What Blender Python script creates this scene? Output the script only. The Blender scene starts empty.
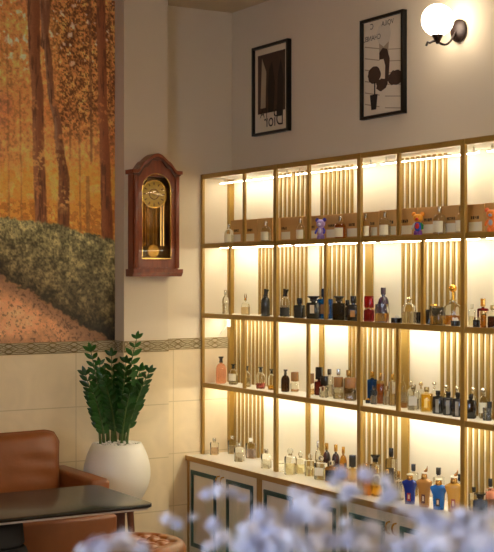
import bpy, bmesh, math, random
import numpy as np
from mathutils import Vector, Matrix, noise as mnoise
R = math.radians
PI = math.pi
rnd = random.Random(7)
scn = bpy.context.scene
col = scn.collection

# ------------------------------------------------------------------ camera model
EYE = 1.62
CX, CY = 6.573, -3.848
F = 1300.0
VD = (-0.857, 0.515)
RD = (0.515, 0.857)

def on_y(px, Y):
    """X on the vertical plane Y seen at column px, and scale px/m"""
    u = (px - 247) / F
    t = (Y - CY) / (VD[1] + RD[1] * u)
    return CX + t * (VD[0] + RD[0] * u), F / t

def at_depth(px, y, d):
    u = (px - 247) / F
    return (CX + d * (VD[0] + RD[0] * u), CY + d * (VD[1] + RD[1] * u), EYE - d * (y - 275) / F)

# ------------------------------------------------------------------ materials
_m = {}
def lin(c):
    return tuple(((x / 12.92) if x <= .04045 else ((x + .055) / 1.055) ** 2.4) for x in c)
def rgb(r, g, b):
    return lin((r / 255, g / 255, b / 255))

def mat(key, color, rough=.5, metal=0, var=.08, scale=20, bump=0, coat=0, trans=0, emis=None, es=0, ior=1.45, sss=0):
    if key in _m: return _m[key]
    m = bpy.data.materials.new(key); m.use_nodes = True
    nt = m.node_tree; b = nt.nodes['Principled BSDF']
    b.inputs['Base Color'].default_value = (*color, 1)
    b.inputs['Roughness'].default_value = rough
    b.inputs['Metallic'].default_value = metal
    b.inputs['Coat Weight'].default_value = coat
    b.inputs['Transmission Weight'].default_value = trans
    b.inputs['IOR'].default_value = ior
    if emis:
        b.inputs['Emission Color'].default_value = (*emis, 1); b.inputs['Emission Strength'].default_value = es
    tc = nt.nodes.new('ShaderNodeTexCoord')
    nz = nt.nodes.new('ShaderNodeTexNoise'); nz.inputs['Scale'].default_value = scale; nz.inputs['Detail'].default_value = 4
    nt.links.new(tc.outputs['Object'], nz.inputs['Vector'])
    if var:
        mx = nt.nodes.new('ShaderNodeMix'); mx.data_type = 'RGBA'
        mx.inputs['A'].default_value = (*[c * (1 - var) for c in color], 1)
        mx.inputs['B'].default_value = (*[min(1, c * (1 + var)) for c in color], 1)
        nt.links.new(nz.outputs['Fac'], mx.inputs['Factor'])
        nt.links.new(mx.outputs['Result'], b.inputs['Base Color'])
    if bump:
        bp = nt.nodes.new('ShaderNodeBump'); bp.inputs['Strength'].default_value = bump; bp.inputs['Distance'].default_value = .004
        nt.links.new(nz.outputs['Fac'], bp.inputs['Height']); nt.links.new(bp.outputs['Normal'], b.inputs['Normal'])
    _m[key] = m
    return m

def wood(key, c1, c2, rough=.35, scale=6, axis=2, coat=.2, stretch=.12):
    if key in _m: return _m[key]
    m = bpy.data.materials.new(key); m.use_nodes = True
    nt = m.node_tree; b = nt.nodes['Principled BSDF']
    b.inputs['Roughness'].default_value = rough; b.inputs['Coat Weight'].default_value = coat
    tc = nt.nodes.new('ShaderNodeTexCoord'); mp = nt.nodes.new('ShaderNodeMapping')
    s = [1, 1, 1]; s[axis] = stretch; mp.inputs['Scale'].default_value = s
    nz = nt.nodes.new('ShaderNodeTexNoise'); nz.inputs['Scale'].default_value = scale * 8; nz.inputs['Detail'].default_value = 6
    cr = nt.nodes.new('ShaderNodeValToRGB')
    cr.color_ramp.elements[0].position = .3; cr.color_ramp.elements[1].position = .7
    cr.color_ramp.elements[0].color = (*c1, 1); cr.color_ramp.elements[1].color = (*c2, 1)
    nt.links.new(tc.outputs['Object'], mp.inputs['Vector']); nt.links.new(mp.outputs['Vector'], nz.inputs['Vector'])
    nt.links.new(nz.outputs['Fac'], cr.inputs['Fac']); nt.links.new(cr.outputs['Color'], b.inputs['Base Color'])
    _m[key] = m
    return m

def tilemat(key, c, grout, w, h, rough, offs=(0, 0, 0), rot=None, mort=.003):
    """polished tile, marble-clouded, with thin seams; brick texture on Y/Z or X/Y"""
    m = bpy.data.materials.new(key); m.use_nodes = True
    nt = m.node_tree; b = nt.nodes['Principled BSDF']; b.inputs['Roughness'].default_value = rough
    tc = nt.nodes.new('ShaderNodeTexCoord'); mp = nt.nodes.new('ShaderNodeMapping')
    sp = nt.nodes.new('ShaderNodeSeparateXYZ'); cb = nt.nodes.new('ShaderNodeCombineXYZ')
    nt.links.new(tc.outputs['Object'], mp.inputs['Vector']); mp.inputs['Location'].default_value = offs
    nt.links.new(mp.outputs['Vector'], sp.inputs['Vector'])
    a, bb = rot or ('Y', 'Z')
    nt.links.new(sp.outputs[a], cb.inputs['X']); nt.links.new(sp.outputs[bb], cb.inputs['Y'])
    br = nt.nodes.new('ShaderNodeTexBrick'); br.offset = 0
    br.inputs['Scale'].default_value = 1; br.inputs['Brick Width'].default_value = w; br.inputs['Row Height'].default_value = h
    br.inputs['Mortar Size'].default_value = mort; br.inputs['Mortar Smooth'].default_value = .3
    nz = nt.nodes.new('ShaderNodeTexNoise'); nz.inputs['Scale'].default_value = 5; nz.inputs['Detail'].default_value = 8
    nz.inputs['Distortion'].default_value = 1.5
    nt.links.new(tc.outputs['Object'], nz.inputs['Vector'])
    mx = nt.nodes.new('ShaderNodeMix'); mx.data_type = 'RGBA'
    mx.inputs['A'].default_value = (*[x * .86 for x in c], 1); mx.inputs['B'].default_value = (*[min(1, x * 1.12) for x in c], 1)
    nt.links.new(nz.outputs['Fac'], mx.inputs['Factor'])
    nt.links.new(cb.outputs['Vector'], br.inputs['Vector'])
    nt.links.new(mx.outputs['Result'], br.inputs['Color1']); nt.links.new(mx.outputs['Result'], br.inputs['Color2'])
    br.inputs['Mortar'].default_value = (*grout, 1)
    nt.links.new(br.outputs['Color'], b.inputs['Base Color'])
    return m

M_plaster = mat('plaster', rgb(226, 211, 186), .85, var=.03, scale=3, bump=.05)
M_plaster_col = mat('plaster_pilaster', rgb(222, 206, 180), .85, var=.03, scale=3)
M_ceil = mat('ceiling_paint', rgb(214, 196, 162), .9, var=.02)
M_tile = tilemat('wall_tile', rgb(234, 214, 178), rgb(206, 186, 150), .60, .297, .22, (0, .39, -.008))
M_floor = tilemat('floor_tile', rgb(150, 128, 104), rgb(90, 76, 62), .6, .6, .25, rot=('X', 'Y'), mort=.004)
M_gold = mat('gold_paint', rgb(164, 128, 58), .36, .2, var=.1, scale=30)
M_gold_slat = mat('slat_gold', rgb(152, 120, 54), .45, .1, var=.06, scale=4)
M_goldtrim = mat('gold_trim', rgb(156, 116, 54), .4, .2, var=.1)
M_backpanel = mat('back_panel_white', rgb(240, 230, 206), .6, var=.02)
M_board = mat('shelf_white', rgb(236, 230, 216), .42, var=.03, scale=6)
M_led = mat('led', (1, .9, .7), .5, var=0, emis=(1, .93, .73), es=32)
M_cab = mat('cabinet_greige', rgb(226, 214, 194), .5, var=.03)
M_teal = mat('moulding_teal', rgb(22, 62, 62), .4, var=.1)
M_brass = mat('brass', rgb(214, 170, 84), .22, 1, var=.06)
M_counter = mat('counter_stone', rgb(238, 232, 220), .18, var=.05, scale=4)
M_black = mat('black_gloss', rgb(16, 14, 15), .22, var=.1, coat=.3)
M_blackmatte = mat('black_matte', rgb(18, 16, 18), .7, var=.15, scale=60, bump=.2)
M_leather = mat('leather_brown', rgb(134, 76, 36), .42, var=.16, scale=14, bump=.35, coat=.08)
M_leather2 = mat('leather_tan', rgb(156, 92, 42), .38, var=.12, scale=18, bump=.25, coat=.12)
M_clockwood = wood('clock_mahogany', rgb(112, 44, 20), rgb(146, 66, 30), .32, 5, 2, .35)
M_clockdark = wood('clock_mahogany_dark', rgb(70, 27, 13), rgb(92, 38, 18), .4, 5, 2, .2)
M_legwood = wood('leg_walnut', rgb(92, 48, 24), rgb(128, 72, 38), .4, 6, 2)
M_pot = mat('pot_white', rgb(232, 226, 212), .38, var=.02, coat=.2)
M_pebble = mat('pebble_white', rgb(228, 222, 210), .6, var=.1, scale=40)
M_leaf = mat('zz_leaf', rgb(28, 74, 24), .28, var=.35, scale=18, coat=.25)
M_leaf2 = mat('zz_leaf_light', rgb(46, 100, 36), .28, var=.3, scale=18, coat=.25)
M_stem = mat('zz_stem', rgb(74, 98, 44), .45, var=.25, scale=30)
M_soil = mat('soil', rgb(52, 38, 26), .95, var=.3, scale=60, bump=.5)
M_kraft = mat('kraft_card', rgb(206, 160, 96), .75, var=.06, scale=50)
M_kraftlabel = mat('box_label', rgb(232, 224, 198), .7, var=.06)
M_ink = mat('ink_dark', rgb(66, 46, 28), .7, var=.1)
M_bronze = mat('bronze_dark', rgb(44, 30, 26), .42, .25, var=.15)
M_globe = mat('globe_lit', (1, .97, .9), .4, var=0, emis=(1, .86, .66), es=9)
M_frame = mat('frame_black', rgb(14, 13, 13), .35, var=.1)
M_paper = mat('poster_paper', rgb(228, 214, 190), .6, var=.06, scale=8)
M_sepia = mat('poster_sepia', rgb(176, 156, 130), .6, var=.22, scale=9)
M_pbrown = mat('poster_brown', rgb(70, 52, 44), .6, var=.35, scale=30)
M_pdark = mat('poster_dark', rgb(34, 26, 24), .6, var=.3, scale=30)
M_petal = mat('petal_lilac', rgb(236, 236, 248), .6, var=.06, scale=60)
M_petal2 = mat('petal_blue', rgb(214, 218, 242), .6, var=.08, scale=60)
M_fstem = mat('flower_stem_green', rgb(92, 116, 88), .55, var=.2, scale=40)
M_steel = mat('vase_glass', (.85, .9, .88), .05, var=0, trans=1)
M_white = mat('white_plastic', rgb(236, 232, 222), .4, var=.02)
M_orn = mat('border_ornament', rgb(138, 118, 72), .4, .3, var=.25, scale=60)
M_orn2 = mat('border_band', rgb(196, 180, 148), .35, var=.1, scale=25)
M_dial = mat('dial_gold', rgb(196, 164, 84), .34, .75, var=.2, scale=60)

def glass(c):
    k = 'glass_%02x%02x%02x' % c
    return mat(k, rgb(*c), .03, var=.02, trans=1, ior=1.17, coat=.6)
def tint(c, tr=.7):
    k = 'tint_%02x%02x%02x_%d' % (*c, int(tr * 100))
    return mat(k, rgb(*c), .08, var=.04, trans=tr, ior=1.12, coat=.5)
def gloss(c, rough=.2):
    k = 'gloss_%02x%02x%02x_%d' % (*c, int(rough * 100))
    return mat(k, rgb(*c), rough, var=.08, coat=.5)
def metal(c, rough=.22):
    k = 'metal_%02x%02x%02x' % c
    return mat(k, rgb(*c), rough, 1, var=.06)

# ------------------------------------------------------------------ mesh builder
class MB:
    def __init__(s): s.v = []; s.f = []
    def add(s, vs, fs):
        o = len(s.v); s.v += [tuple(p) for p in vs]; s.f += [tuple(i + o for i in f) for f in fs]; return s
    def box(s, x0, x1, y0, y1, z0, z1):
        v = [(x, y, z) for z in (z0, z1) for y in (y0, y1) for x in (x0, x1)]
        return s.add(v, [(0, 2, 3, 1), (4, 5, 7, 6), (0, 1, 5, 4), (2, 6, 7, 3), (0, 4, 6, 2), (1, 3, 7, 5)])
    def loft(s, prof, n=24, ex=2.0, asp=1.0, c=(0, 0, 0), rot=0):
        """prof: [(r,z)] or [(r,z,ex)]; superellipse cross-sections"""
        vs = []; cr, sr = math.cos(rot), math.sin(rot)
        for p in prof:
            r, z = p[0], p[1]; e = p[2] if len(p) > 2 else ex
            for i in range(n):
                a = 2 * PI * i / n
                ca, sa = math.cos(a), math.sin(a)
                k = (abs(ca) ** e + abs(sa) ** e) ** (-1 / e)
                x, y = r * ca * k, r * asp * sa * k
                vs.append((c[0] + x * cr - y * sr, c[1] + x * sr + y * cr, c[2] + z))
        fs = []
        for j in range(len(prof) - 1):
            for i in range(n):
                k = (i + 1) % n
                fs.append((j * n + i, j * n + k, (j + 1) * n + k, (j + 1) * n + i))
        fs.append(tuple(range(n - 1, -1, -1))); fs.append(tuple((len(prof) - 1) * n + i for i in range(n)))
        return s.add(vs, fs)
    def patch(s, r, z0, z1, a0, a1, ex, asp, th=.0006, n=8):
        """label hugging a loft between angles a0..a1"""
        vs = []
        for z in (z0, z1):
            for off in (0, th):
                for i in range(n + 1):
                    a = a0 + (a1 - a0) * i / n
                    ca, sa = math.cos(a), math.sin(a)
                    k = (abs(ca) ** ex + abs(sa) ** ex) ** (-1 / ex)
                    vs.append(((r + off) * ca * k, (r + off / max(asp, .2)) * asp * sa * k, z))
        m = n + 1; fs = []
        for i in range(n):
            fs += [(m + i, m + i + 1, 3 * m + i + 1, 3 * m + i), (i + 1, i, 2 * m + i, 2 * m + i + 1),
                   (i, i + 1, m + i + 1, m + i), (2 * m + i + 1, 2 * m + i, 3 * m + i, 3 * m + i + 1)]
        fs += [(0, m, 3 * m, 2 * m), (n, 2 * m + n, 3 * m + n, m + n)]
        return s.add(vs, fs)
    def tube(s, pts, rad, n=8, caps=True):
        pts = [Vector(p) for p in pts]
        rads = rad if isinstance(rad, (list, tuple)) else [rad] * len(pts)
        vs = []; t0 = (pts[1] - pts[0]).normalized()
        up = Vector((0, 0, 1)) if abs(t0.z) < .9 else Vector((1, 0, 0))
        nx = t0.cross(up).normalized()
        for i, p in enumerate(pts):
            t = (pts[min(i + 1, len(pts) - 1)] - pts[max(i - 1, 0)]).normalized()
            nx = (nx - t * nx.dot(t)).normalized(); ny = t.cross(nx)
            for k in range(n):
                a = 2 * PI * k / n
                vs.append(p + (nx * math.cos(a) + ny * math.sin(a)) * rads[i])
        fs = []
        for j in range(len(pts) - 1):
            for k in range(n):
                q = (k + 1) % n
                fs.append((j * n + k, j * n + q, (j + 1) * n + q, (j + 1) * n + k))
        if caps: fs.append(tuple(range(n - 1, -1, -1))); fs.append(tuple((len(pts) - 1) * n + k for k in range(n)))
        return s.add(vs, fs)
    def sphere(s, c, r, seg=16, ring=10, e1=1.0, e2=1.0, rz=0):
        r = r if isinstance(r, (tuple, list)) else (r, r, r)
        def pw(x, e): return math.copysign(abs(x) ** e, x)
        vs = []; cr, sr = math.cos(rz), math.sin(rz)
        for j in range(1, ring):
            ph = -PI / 2 + PI * j / ring
            for i in range(seg):
                th = 2 * PI * i / seg
                x = r[0] * pw(math.cos(ph), e1) * pw(math.cos(th), e2)
                y = r[1] * pw(math.cos(ph), e1) * pw(math.sin(th), e2)
                vs.append((c[0] + x * cr - y * sr, c[1] + x * sr + y * cr, c[2] + r[2] * pw(math.sin(ph), e1)))
        nb = len(vs); vs += [(c[0], c[1], c[2] - r[2]), (c[0], c[1], c[2] + r[2])]
        fs = []
        for j in range(ring - 2):
            for i in range(seg):
                k = (i + 1) % seg
                fs.append((j * seg + i, j * seg + k, (j + 1) * seg + k, (j + 1) * seg + i))
        for i in range(seg):
            k = (i + 1) % seg
            fs.append((nb, k, i)); fs.append((nb + 1, (ring - 2) * seg + i, (ring - 2) * seg + k))
        return s.add(vs, fs)
    def prism(s, pts, lo, hi, axis='x'):
        """extrude a 2-D outline along an axis. axis x: pts=(y,z); y: pts=(x,z); z: pts=(x,y)"""
        n = len(pts)
        def P(p, h):
            return {'x': (h, p[0], p[1]), 'y': (p[0], h, p[1]), 'z': (p[0], p[1], h)}[axis]
        vs = [P(p, lo) for p in pts] + [P(p, hi) for p in pts]
        fs = [tuple(range(n - 1, -1, -1)), tuple(range(n, 2 * n))]
        fs += [(i, (i + 1) % n, n + (i + 1) % n, n + i) for i in range(n)]
        return s.add(vs, fs)
    def ring(s, outer, inner, lo, hi, axis='x'):
        n = len(outer)
        def P(p, h):
            return {'x': (h, p[0], p[1]), 'y': (p[0], h, p[1]), 'z': (p[0], p[1], h)}[axis]
        vs = [P(p, h) for h in (lo, hi) for L in (outer, inner) for p in L]
        fs = []
        for i in range(n):
            k = (i + 1) % n
            fs += [(i, k, n + k, n + i), (2 * n + i, 3 * n + i, 3 * n + k, 2 * n + k),
                   (i, 2 * n + i, 2 * n + k, k), (n + i, n + k, 3 * n + k, 3 * n + i)]
        return s.add(vs, fs)
    def xf(s, mtx, start=0):
        for i in range(start, len(s.v)):
            s.v[i] = tuple(mtx @ Vector(s.v[i]))
        return s
    def build(s, name, m, parent=None, loc=None, smooth=35, bevel=0, seg=2):
        me = bpy.data.meshes.new(name); me.from_pydata(s.v, [], s.f)
        bm = bmesh.new(); bm.from_mesh(me)
        if bevel:
            ed = [e for e in bm.edges if len(e.link_faces) == 2 and e.calc_face_angle(0) > .6]
            bmesh.ops.bevel(bm, geom=ed, offset=bevel, segments=seg, affect='EDGES', profile=.5)
        bmesh.ops.recalc_face_normals(bm, faces=bm.faces)
        if smooth:
            for f in bm.faces: f.smooth = True
            for e in bm.edges:
                if len(e.link_faces) == 2 and e.calc_face_angle(0) > R(smooth): e.smooth = False
        bm.to_mesh(me); bm.free()
        me.materials.append(m)
        o = bpy.data.objects.new(name, me); col.objects.link(o)
        if parent: o.parent = parent
        if loc: o.location = loc
        return o

def tag(o, label=None, cat=None, group=None, kind=None):
    if label: o['label'] = label
    if cat: o['category'] = cat
    if group: o['group'] = group
    if kind: o['kind'] = kind
    return o
def thing(name, label, cat, loc=(0, 0, 0), rz=0, group=None):
    o = bpy.data.objects.new(name, None); col.objects.link(o)
    o.empty_display_size = .05
    o.location = loc; o.rotation_euler = (0, 0, rz)
    return tag(o, label, cat, group)
def struct(name, mb, m, parent=None, **k):
    o = mb.build(name, m, parent, **k); o['kind'] = 'structure'; return o
def text_mb(txt, size, mirror=True):
    c = bpy.data.curves.new('t', 'FONT'); c.body = txt; c.size = size; c.align_x = 'CENTER'; c.align_y = 'CENTER'
    o = bpy.data.objects.new('t', c); col.objects.link(o)
    dg = bpy.context.evaluated_depsgraph_get(); dg.update()
    me = o.evaluated_get(dg).to_mesh()
    mb = MB()
    mb.add([(-v.co.x if mirror else v.co.x, v.co.y, 0) for v in me.vertices], [tuple(p.vertices) for p in me.polygons])
    o.evaluated_get(dg).to_mesh_clear(); bpy.data.objects.remove(o); bpy.data.curves.remove(c)
    return mb

# ------------------------------------------------------------------ room
H = 3.155; XR = 8.6; YF = -5.8
BT, BB = 1.258, 1.195      # ornamental border top / bottom
struct('floor', MB().box(-.2, XR + .2, YF - .2, .2, -.1, 0), M_floor)
struct('ceiling', MB().box(-.2, XR + .2, YF - .2, .2, H, H + .1), M_ceil)
struct('wall_right', MB().box(0, XR, 0, .15, 0, H), M_plaster)
w = struct('wall_back', MB().box(-.15, 0, YF, .15, BT, H), M_plaster)
struct('wall_tiles', MB().box(-.15, 0.003, YF, .15, 0, BB), M_tile, w)
struct('wall_front', MB().box(XR, XR + .15, YF, .15, 0, H), M_plaster)
# wall to the left of the frame, with a daylight window
WX0, WX1, WZ0, WZ1 = 4.6, 6.6, 1.0, 2.5
wl = MB().box(0, WX0, YF - .15, YF, 0, H).box(WX1, XR, YF - .15, YF, 0, H).box(WX0, WX1, YF - .15, YF, 0, WZ0).box(WX0, WX1, YF - .15, YF, WZ1, H)
struct('wall_left', wl, M_plaster)
wf = MB()
for a, b in ((WX0, WX0 + .05), (WX1 - .05, WX1), ((WX0 + WX1) / 2 - .025, (WX0 + WX1) / 2 + .025)): wf.box(a, b, YF - .12, YF - .04, WZ0, WZ1)
wf.box(WX0, WX1, YF - .12, YF - .04, WZ0, WZ0 + .05).box(WX0, WX1, YF - .12, YF - .04, WZ1 - .05, WZ1)
win = struct('window_1', wf, M_white)
struct('window_pane', MB().box(WX0, WX1, YF - .085, YF - .08, WZ0, WZ1), mat('window_glass', (.95, .97, 1), .02, var=0, trans=1, ior=1.05), win)
# pilaster on the back wall
PX, PY0, PY1 = .115, -.754, -.483
p = struct('wall_pilaster', MB().box(-.01, PX, PY0, PY1, BT, H), M_plaster_col)
struct('wall_pilaster_tiles', MB().box(-.01, PX + .003, PY0 - .003, PY1 + .003, 0, BB), M_tile, p)

# ornamental border running round wall and pilaster
def border(name, a, b, fx, along, M=M_orn2):
    """a,b: start/end coordinate; fx: fixed coordinate; along 'y' faces +x, along 'x' faces -y"""
    mb = MB()
    if along == 'y': mb.box(fx, fx + .006, a, b, BB, BT)
    else: mb.box(a, b, fx - .006, fx, BB, BT)
    base = struct(name, mb, M)
    o = MB(); zc = (BB + BT) / 2; amp = .021
    def P(s, z, off=.008): return (fx + off, s, z) if along == 'y' else (s, fx - off, z)
    L = b - a; n = max(1, round(L / .125)); T = L / n
    for i in range(n):
        s0 = a + i * T
        pts = lambda f: [P(s0 + T * k / 20, zc + f(k / 20)) for k in range(21)]
        for sg in (1, -1):
            # pointed-oval lattice, double line, with a knot between
            o.tube(pts(lambda t: sg * amp * abs(math.sin(PI * t)) ** .8), .0022, 5)
            o.tube(pts(lambda t: sg * (amp + .006) * math.cos(PI * t) ** 2 * (1 if abs(t - .5) > .12 else 1)), .0018, 5)
            o.tube(pts(lambda t: sg * .011 * math.sin(PI * t) ** 2), .0014, 5)
        for t in (0, 1):
            c0 = s0 + T * t
            for sg in (1, -1):
                o.tube([P(max(a, min(b, c0 + .02 * math.cos(q))), zc + sg * .014 + .010 * math.sin(q)) for q in [k * PI / 6 for k in range(13)]], .0016, 5)
    for z in (BB + .002, BT - .002):
        o.tube([P(a, z), P((a + b) / 2, z), P(b, z)], .0018, 5)
    struct('border_ornament', o, M_orn, base)
border('trim_1', -3.0, PY0, 0, 'y')
border('trim_2', PY0, PY1, PX, 'y')
border('trim_3', PY1, 0, 0, 'y')
border('trim_4', 0, PX, PY0, 'x')

# ------------------------------------------------------------------ autumn forest mural (a printed panel)
def fbm(shape, cells, seed, octs=4):
    rs = np.random.RandomState(seed); out = np.zeros(shape); amp = 1; tot = 0
    for o in range(octs):
        cy, cx = int(cells[0] * 2 ** o) + 2, int(cells[1] * 2 ** o) + 2
        g = rs.rand(cy + 1, cx + 1)
        yy = np.linspace(0, cy - 1e-3, shape[0]); xx = np.linspace(0, cx - 1e-3, shape[1])
        yi = yy.astype(int); xi = xx.astype(int); fy = (yy - yi)[:, None]; fx = (xx - xi)[None, :]
        fy = fy * fy * (3 - 2 * fy); fx = fx * fx * (3 - 2 * fx)
        a = g[yi][:, xi]; b = g[yi][:, xi + 1]; c = g[yi + 1][:, xi]; d = g[yi + 1][:, xi + 1]
        out += amp * ((a * (1 - fx) + b * fx) * (1 - fy) + (c * (1 - fx) + d * fx) * fy)
        tot += amp; amp *= .6
    return out / tot
def make_mural():
    Y0, Y1, Z0, Z1 = -2.6, PY0 - .003, BT, H - .01
    st = .0045
    nx = int((Y1 - Y0) / st); nz = int((Z1 - Z0) / st)
    ys = np.linspace(Y0, Y1, nx); zs = np.linspace(Z1, Z0, nz)
    U = (ys + 1.43) / .676 * 115
    U2, Z2 = np.meshgrid(U, zs)
    V = 275 - (Z2 - EYE) * (189 - 9 * np.clip(U2, 0, 115) / 115)
    sh = (nz, nx)
    n1 = fbm(sh, (9, 9), 1, 5); n2 = fbm(sh, (34, 34), 2, 4); n3 = fbm(sh, (95, 95), 3, 3); n4 = fbm(sh, (5, 6), 4, 3)
    n5 = fbm(sh, (190, 230), 5, 2)
    def sm(a, b, x): t = np.clip((x - a) / (b - a), 0, 1); return t * t * (3 - 2 * t)
    def mixc(A, c, m): m = m[..., None]; return A * (1 - m) + np.array(c) / 255. * m
    C = np.zeros(sh + (3,)); C[:] = np.array((206, 132, 66)) / 255.
    C = mixc(C, (224, 160, 78), sm(.42, .66, n1 * .6 + n3 * .4) * .8)
    C = mixc(C, (170, 100, 66), sm(.5, .7, n4) * .5)
    # dark leafage right of the big trunk
    dk = sm(40, 62, U2 + 22 * (n4 - .5)) * (1 - sm(105, 165, V + 60 * (n1 - .5)))
    C = mixc(C, (124, 66, 28), dk * sm(.40, .58, n2 * .5 + n5 * .5) * .85)
    C = mixc(C, (70, 38, 18), dk * sm(.52, .62, n5) * .6)
    C = mixc(C, (228, 214, 190), sm(.70, .78, n2 * .5 + n3 * .5 + .10 * (V < 70)) * .6)
    # mottling everywhere
    C *= (.82 + .42 * (n3 - .5) * 2 * .6 + .25 * (n5 - .5) + .18)[..., None]
    # sunlit glade
    gl = sm(150, 180, V + 14 * (n1 - .5)) * (1 - sm(232, 246, V))
    C = mixc(C, (226, 152, 44), gl * .65)
    C = mixc(C, (240, 190, 90), gl * sm(.52, .66, n2) * .6)
    gl2 = sm(195, 205, V) * sm(.45, .55, n3)
    C = mixc(C, (150, 82, 26), gl2 * gl * .6)
    # thin background trunks
    for (u, w0, v0, v1, s_) in ((90, 1.3, 0, 163, .8), (8, 1.2, 30, 222, .4), (20, 1.0, 90, 220, .45), (78, 1.0, 120, 232, .5), (69, .9, 60, 150, .5), (110, 1, 0, 120, .4),
                                (-20, 3, 0, 215, .7), (-48, 5, 0, 212, .9), (-90, 2, 0, 210, .6), (-120, 6, 0, 208, .9), (-160, 4, 0, 205, .8), (86, 2.2, 176, 232, .6)):
        m = (1 - sm(w0 * .6, w0 * 1.3, np.abs(U2 - u - .01 * (V - 100) - 2 * (n4 - .5)))) * (V > v0) * (1 - sm(v1 - 3, v1 + 3, V))
        C = mixc(C, (112, 66, 38), m * s_ * .75)
    def trunk(C, pts, colr, lite):
        vs = [q[0] for q in pts]; c = np.interp(V, vs, [q[1] for q in pts]); hw = np.interp(V, vs, [q[2] for q in pts])
        d = (U2 - c + 1.6 * (n2 - .5)) / hw
        m = (1 - sm(.82, 1.06, np.abs(d))) * (V >= vs[0]) * (1 - sm(vs[-1] - 3, vs[-1] + 1, V))
        C = mixc(C, colr, m)
        C = mixc(C, lite, m * (1 - sm(-.7, .3, d)) * .55)
        return mixc(C, (66, 34, 20), m * sm(.55, .7, fbm(sh, (18, 160), 11, 3)) * .55)
    C = trunk(C, [(-60, 42, 6), (0, 46, 4), (45, 43, 4), (50, 47, 3.6), (95, 50, 3.2), (120, 56, 3.8), (156, 59, 4.6)][1:], (122, 72, 46), (166, 124, 92))
    C = trunk(C, [(-60, 33, 8), (0, 33, 6.5), (60, 34, 5.6), (95, 37, 5.8), (160, 38, 6.0), (224, 40.5, 6.2)], (128, 70, 40), (168, 106, 66))
    C = trunk(C, [(0, 41, 2.4), (25, 43, 3.0), (55, 47, 3.4), (95, 49.5, 2.8)], (122, 72, 46), (160, 118, 88))
    C = trunk(C, [(-60, 100, 5), (0, 100, 4.6), (110, 102, 4.8), (150, 104, 5.2), (243, 107, 6.4)], (132, 68, 36), (156, 92, 54))
    C = trunk(C, [(150, 58, 4.2), (165, 61, 4.8), (178, 63, 5.4), (232, 62, 6.4)], (110, 58, 30), (146, 88, 50))
    # foliage drifting over trunks
    lf = sm(.58, .68, n2 * .5 + n3 * .5) * sm(40, 100, V) * (1 - sm(212, 226, V))
    C = mixc(C, (214, 136, 66), lf * .55)
    ylw = np.exp(-(((U2 - 44) / 22) ** 2 + ((V - 160) / 16) ** 2)) + np.exp(-(((U2 - 64) / 12) ** 2 + ((V - 198) / 12) ** 2))
    C = mixc(C, (222, 170, 84), np.clip(ylw, 0, 1) * sm(.46, .6, n3) * .8)
    # clipped hedge
    top = 217 + U2 * .12 + np.clip(U2 - 50, 0, 200) * .16 + 5 * (n2 - .5) + 7 * (n3 - .5) - np.clip(-U2, 0, 400) * .02
    bot = np.interp(U2, [-300, 0, 30, 70, 115], [226, 276, 292, 321, 345]) + 9 * (n2 - .5) + 9 * (n3 - .5)
    hm = sm(-1.5, 1.5, V - top) * (1 - sm(-3, 3, V - bot))
    t = np.clip((V - top) / np.maximum(bot - top, 4), 0, 1)
    hc = np.array((150, 142, 92)) / 255. * (1 - t[..., None]) + np.array((98, 78, 46)) / 255. * t[..., None]
    hc = hc * (.62 + .40 * sm(.3, .66, n5) + .26 * sm(.4, .62, n3))[..., None] * (.72 + .28 * sm(.36, .6, n2))[..., None]
    hc = hc * (1 - .45 * sm(.72, 1, t) - .25 * sm(60, 115, U2) * sm(.3, .9, t))[..., None]
    C = C * (1 - hm[..., None]) + hc * hm[..., None]
    # path with fallen leaves
    pm = sm(-3, 3, V - bot)
    pc = np.array((206, 142, 96)) / 255. * (.8 + .4 * n2)[..., None]
    pc = pc * (1 - .34 * sm(.55, .63, n5) * sm(.4, .6, n3))[..., None]
    pc = pc * (1 - .35 * (1 - sm(0, 26, V - bot)))[..., None]
    pc = pc * (1 - .25 * sm(325, 345, V))[..., None]
    C = C * (1 - pm[..., None]) + pc * pm[..., None]
    C = np.clip((C * .85 + .15 * C.mean(-1, keepdims=True)) * 1.33, 0, 1)
    L = np.where(C <= .04045, C / 12.92, ((C + .055) / 1.055) ** 2.4)
    # mesh: printed grid front + thin edge
    YY, ZZ = np.meshgrid(ys, zs)
    co = np.stack([np.full(YY.shape, .004), YY, ZZ], -1).reshape(-1, 3)
    idx = np.arange(nx * nz).reshape(nz, nx)
    q = np.stack([idx[:-1, :-1], idx[1:, :-1], idx[1:, 1:], idx[:-1, 1:]], -1).reshape(-1, 4)
    me = bpy.data.meshes.new('wall_mural')
    nback = 4
    n0 = len(co)
    co = np.vstack([co, [[0.0005, Y0, Z1], [0.0005, Y1, Z1], [0.0005, Y1, Z0], [0.0005, Y0, Z0]]])
    fr = [idx[0, 0], idx[0, -1], idx[-1, -1], idx[-1, 0]]
    faces = q.tolist() + [[n0, n0 + 1, n0 + 2, n0 + 3]] + [[int(fr[i]), int(fr[(i + 1) % 4]), n0 + (i + 1) % 4, n0 + i] for i in range(4)]
    me.from_pydata(co.tolist(), [], faces)
    ca = me.color_attributes.new('print', 'FLOAT_COLOR', 'POINT')
    flat = np.ones((len(co), 4), np.float32); flat[:n0, :3] = L.reshape(-1, 3); flat[n0:, :3] = .4
    ca.data.foreach_set('color', flat.ravel())
    m = bpy.data.materials.new('mural_print'); m.use_nodes = True; nt = m.node_tree; b = nt.nodes['Principled BSDF']
    at = nt.nodes.new('ShaderNodeAttribute'); at.attribute_name = 'print'
    tc = nt.nodes.new('ShaderNodeTexCoord'); nz_ = nt.nodes.new('ShaderNodeTexNoise'); nz_.inputs['Scale'].default_value = 110; nz_.inputs['Detail'].default_value = 3
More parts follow.
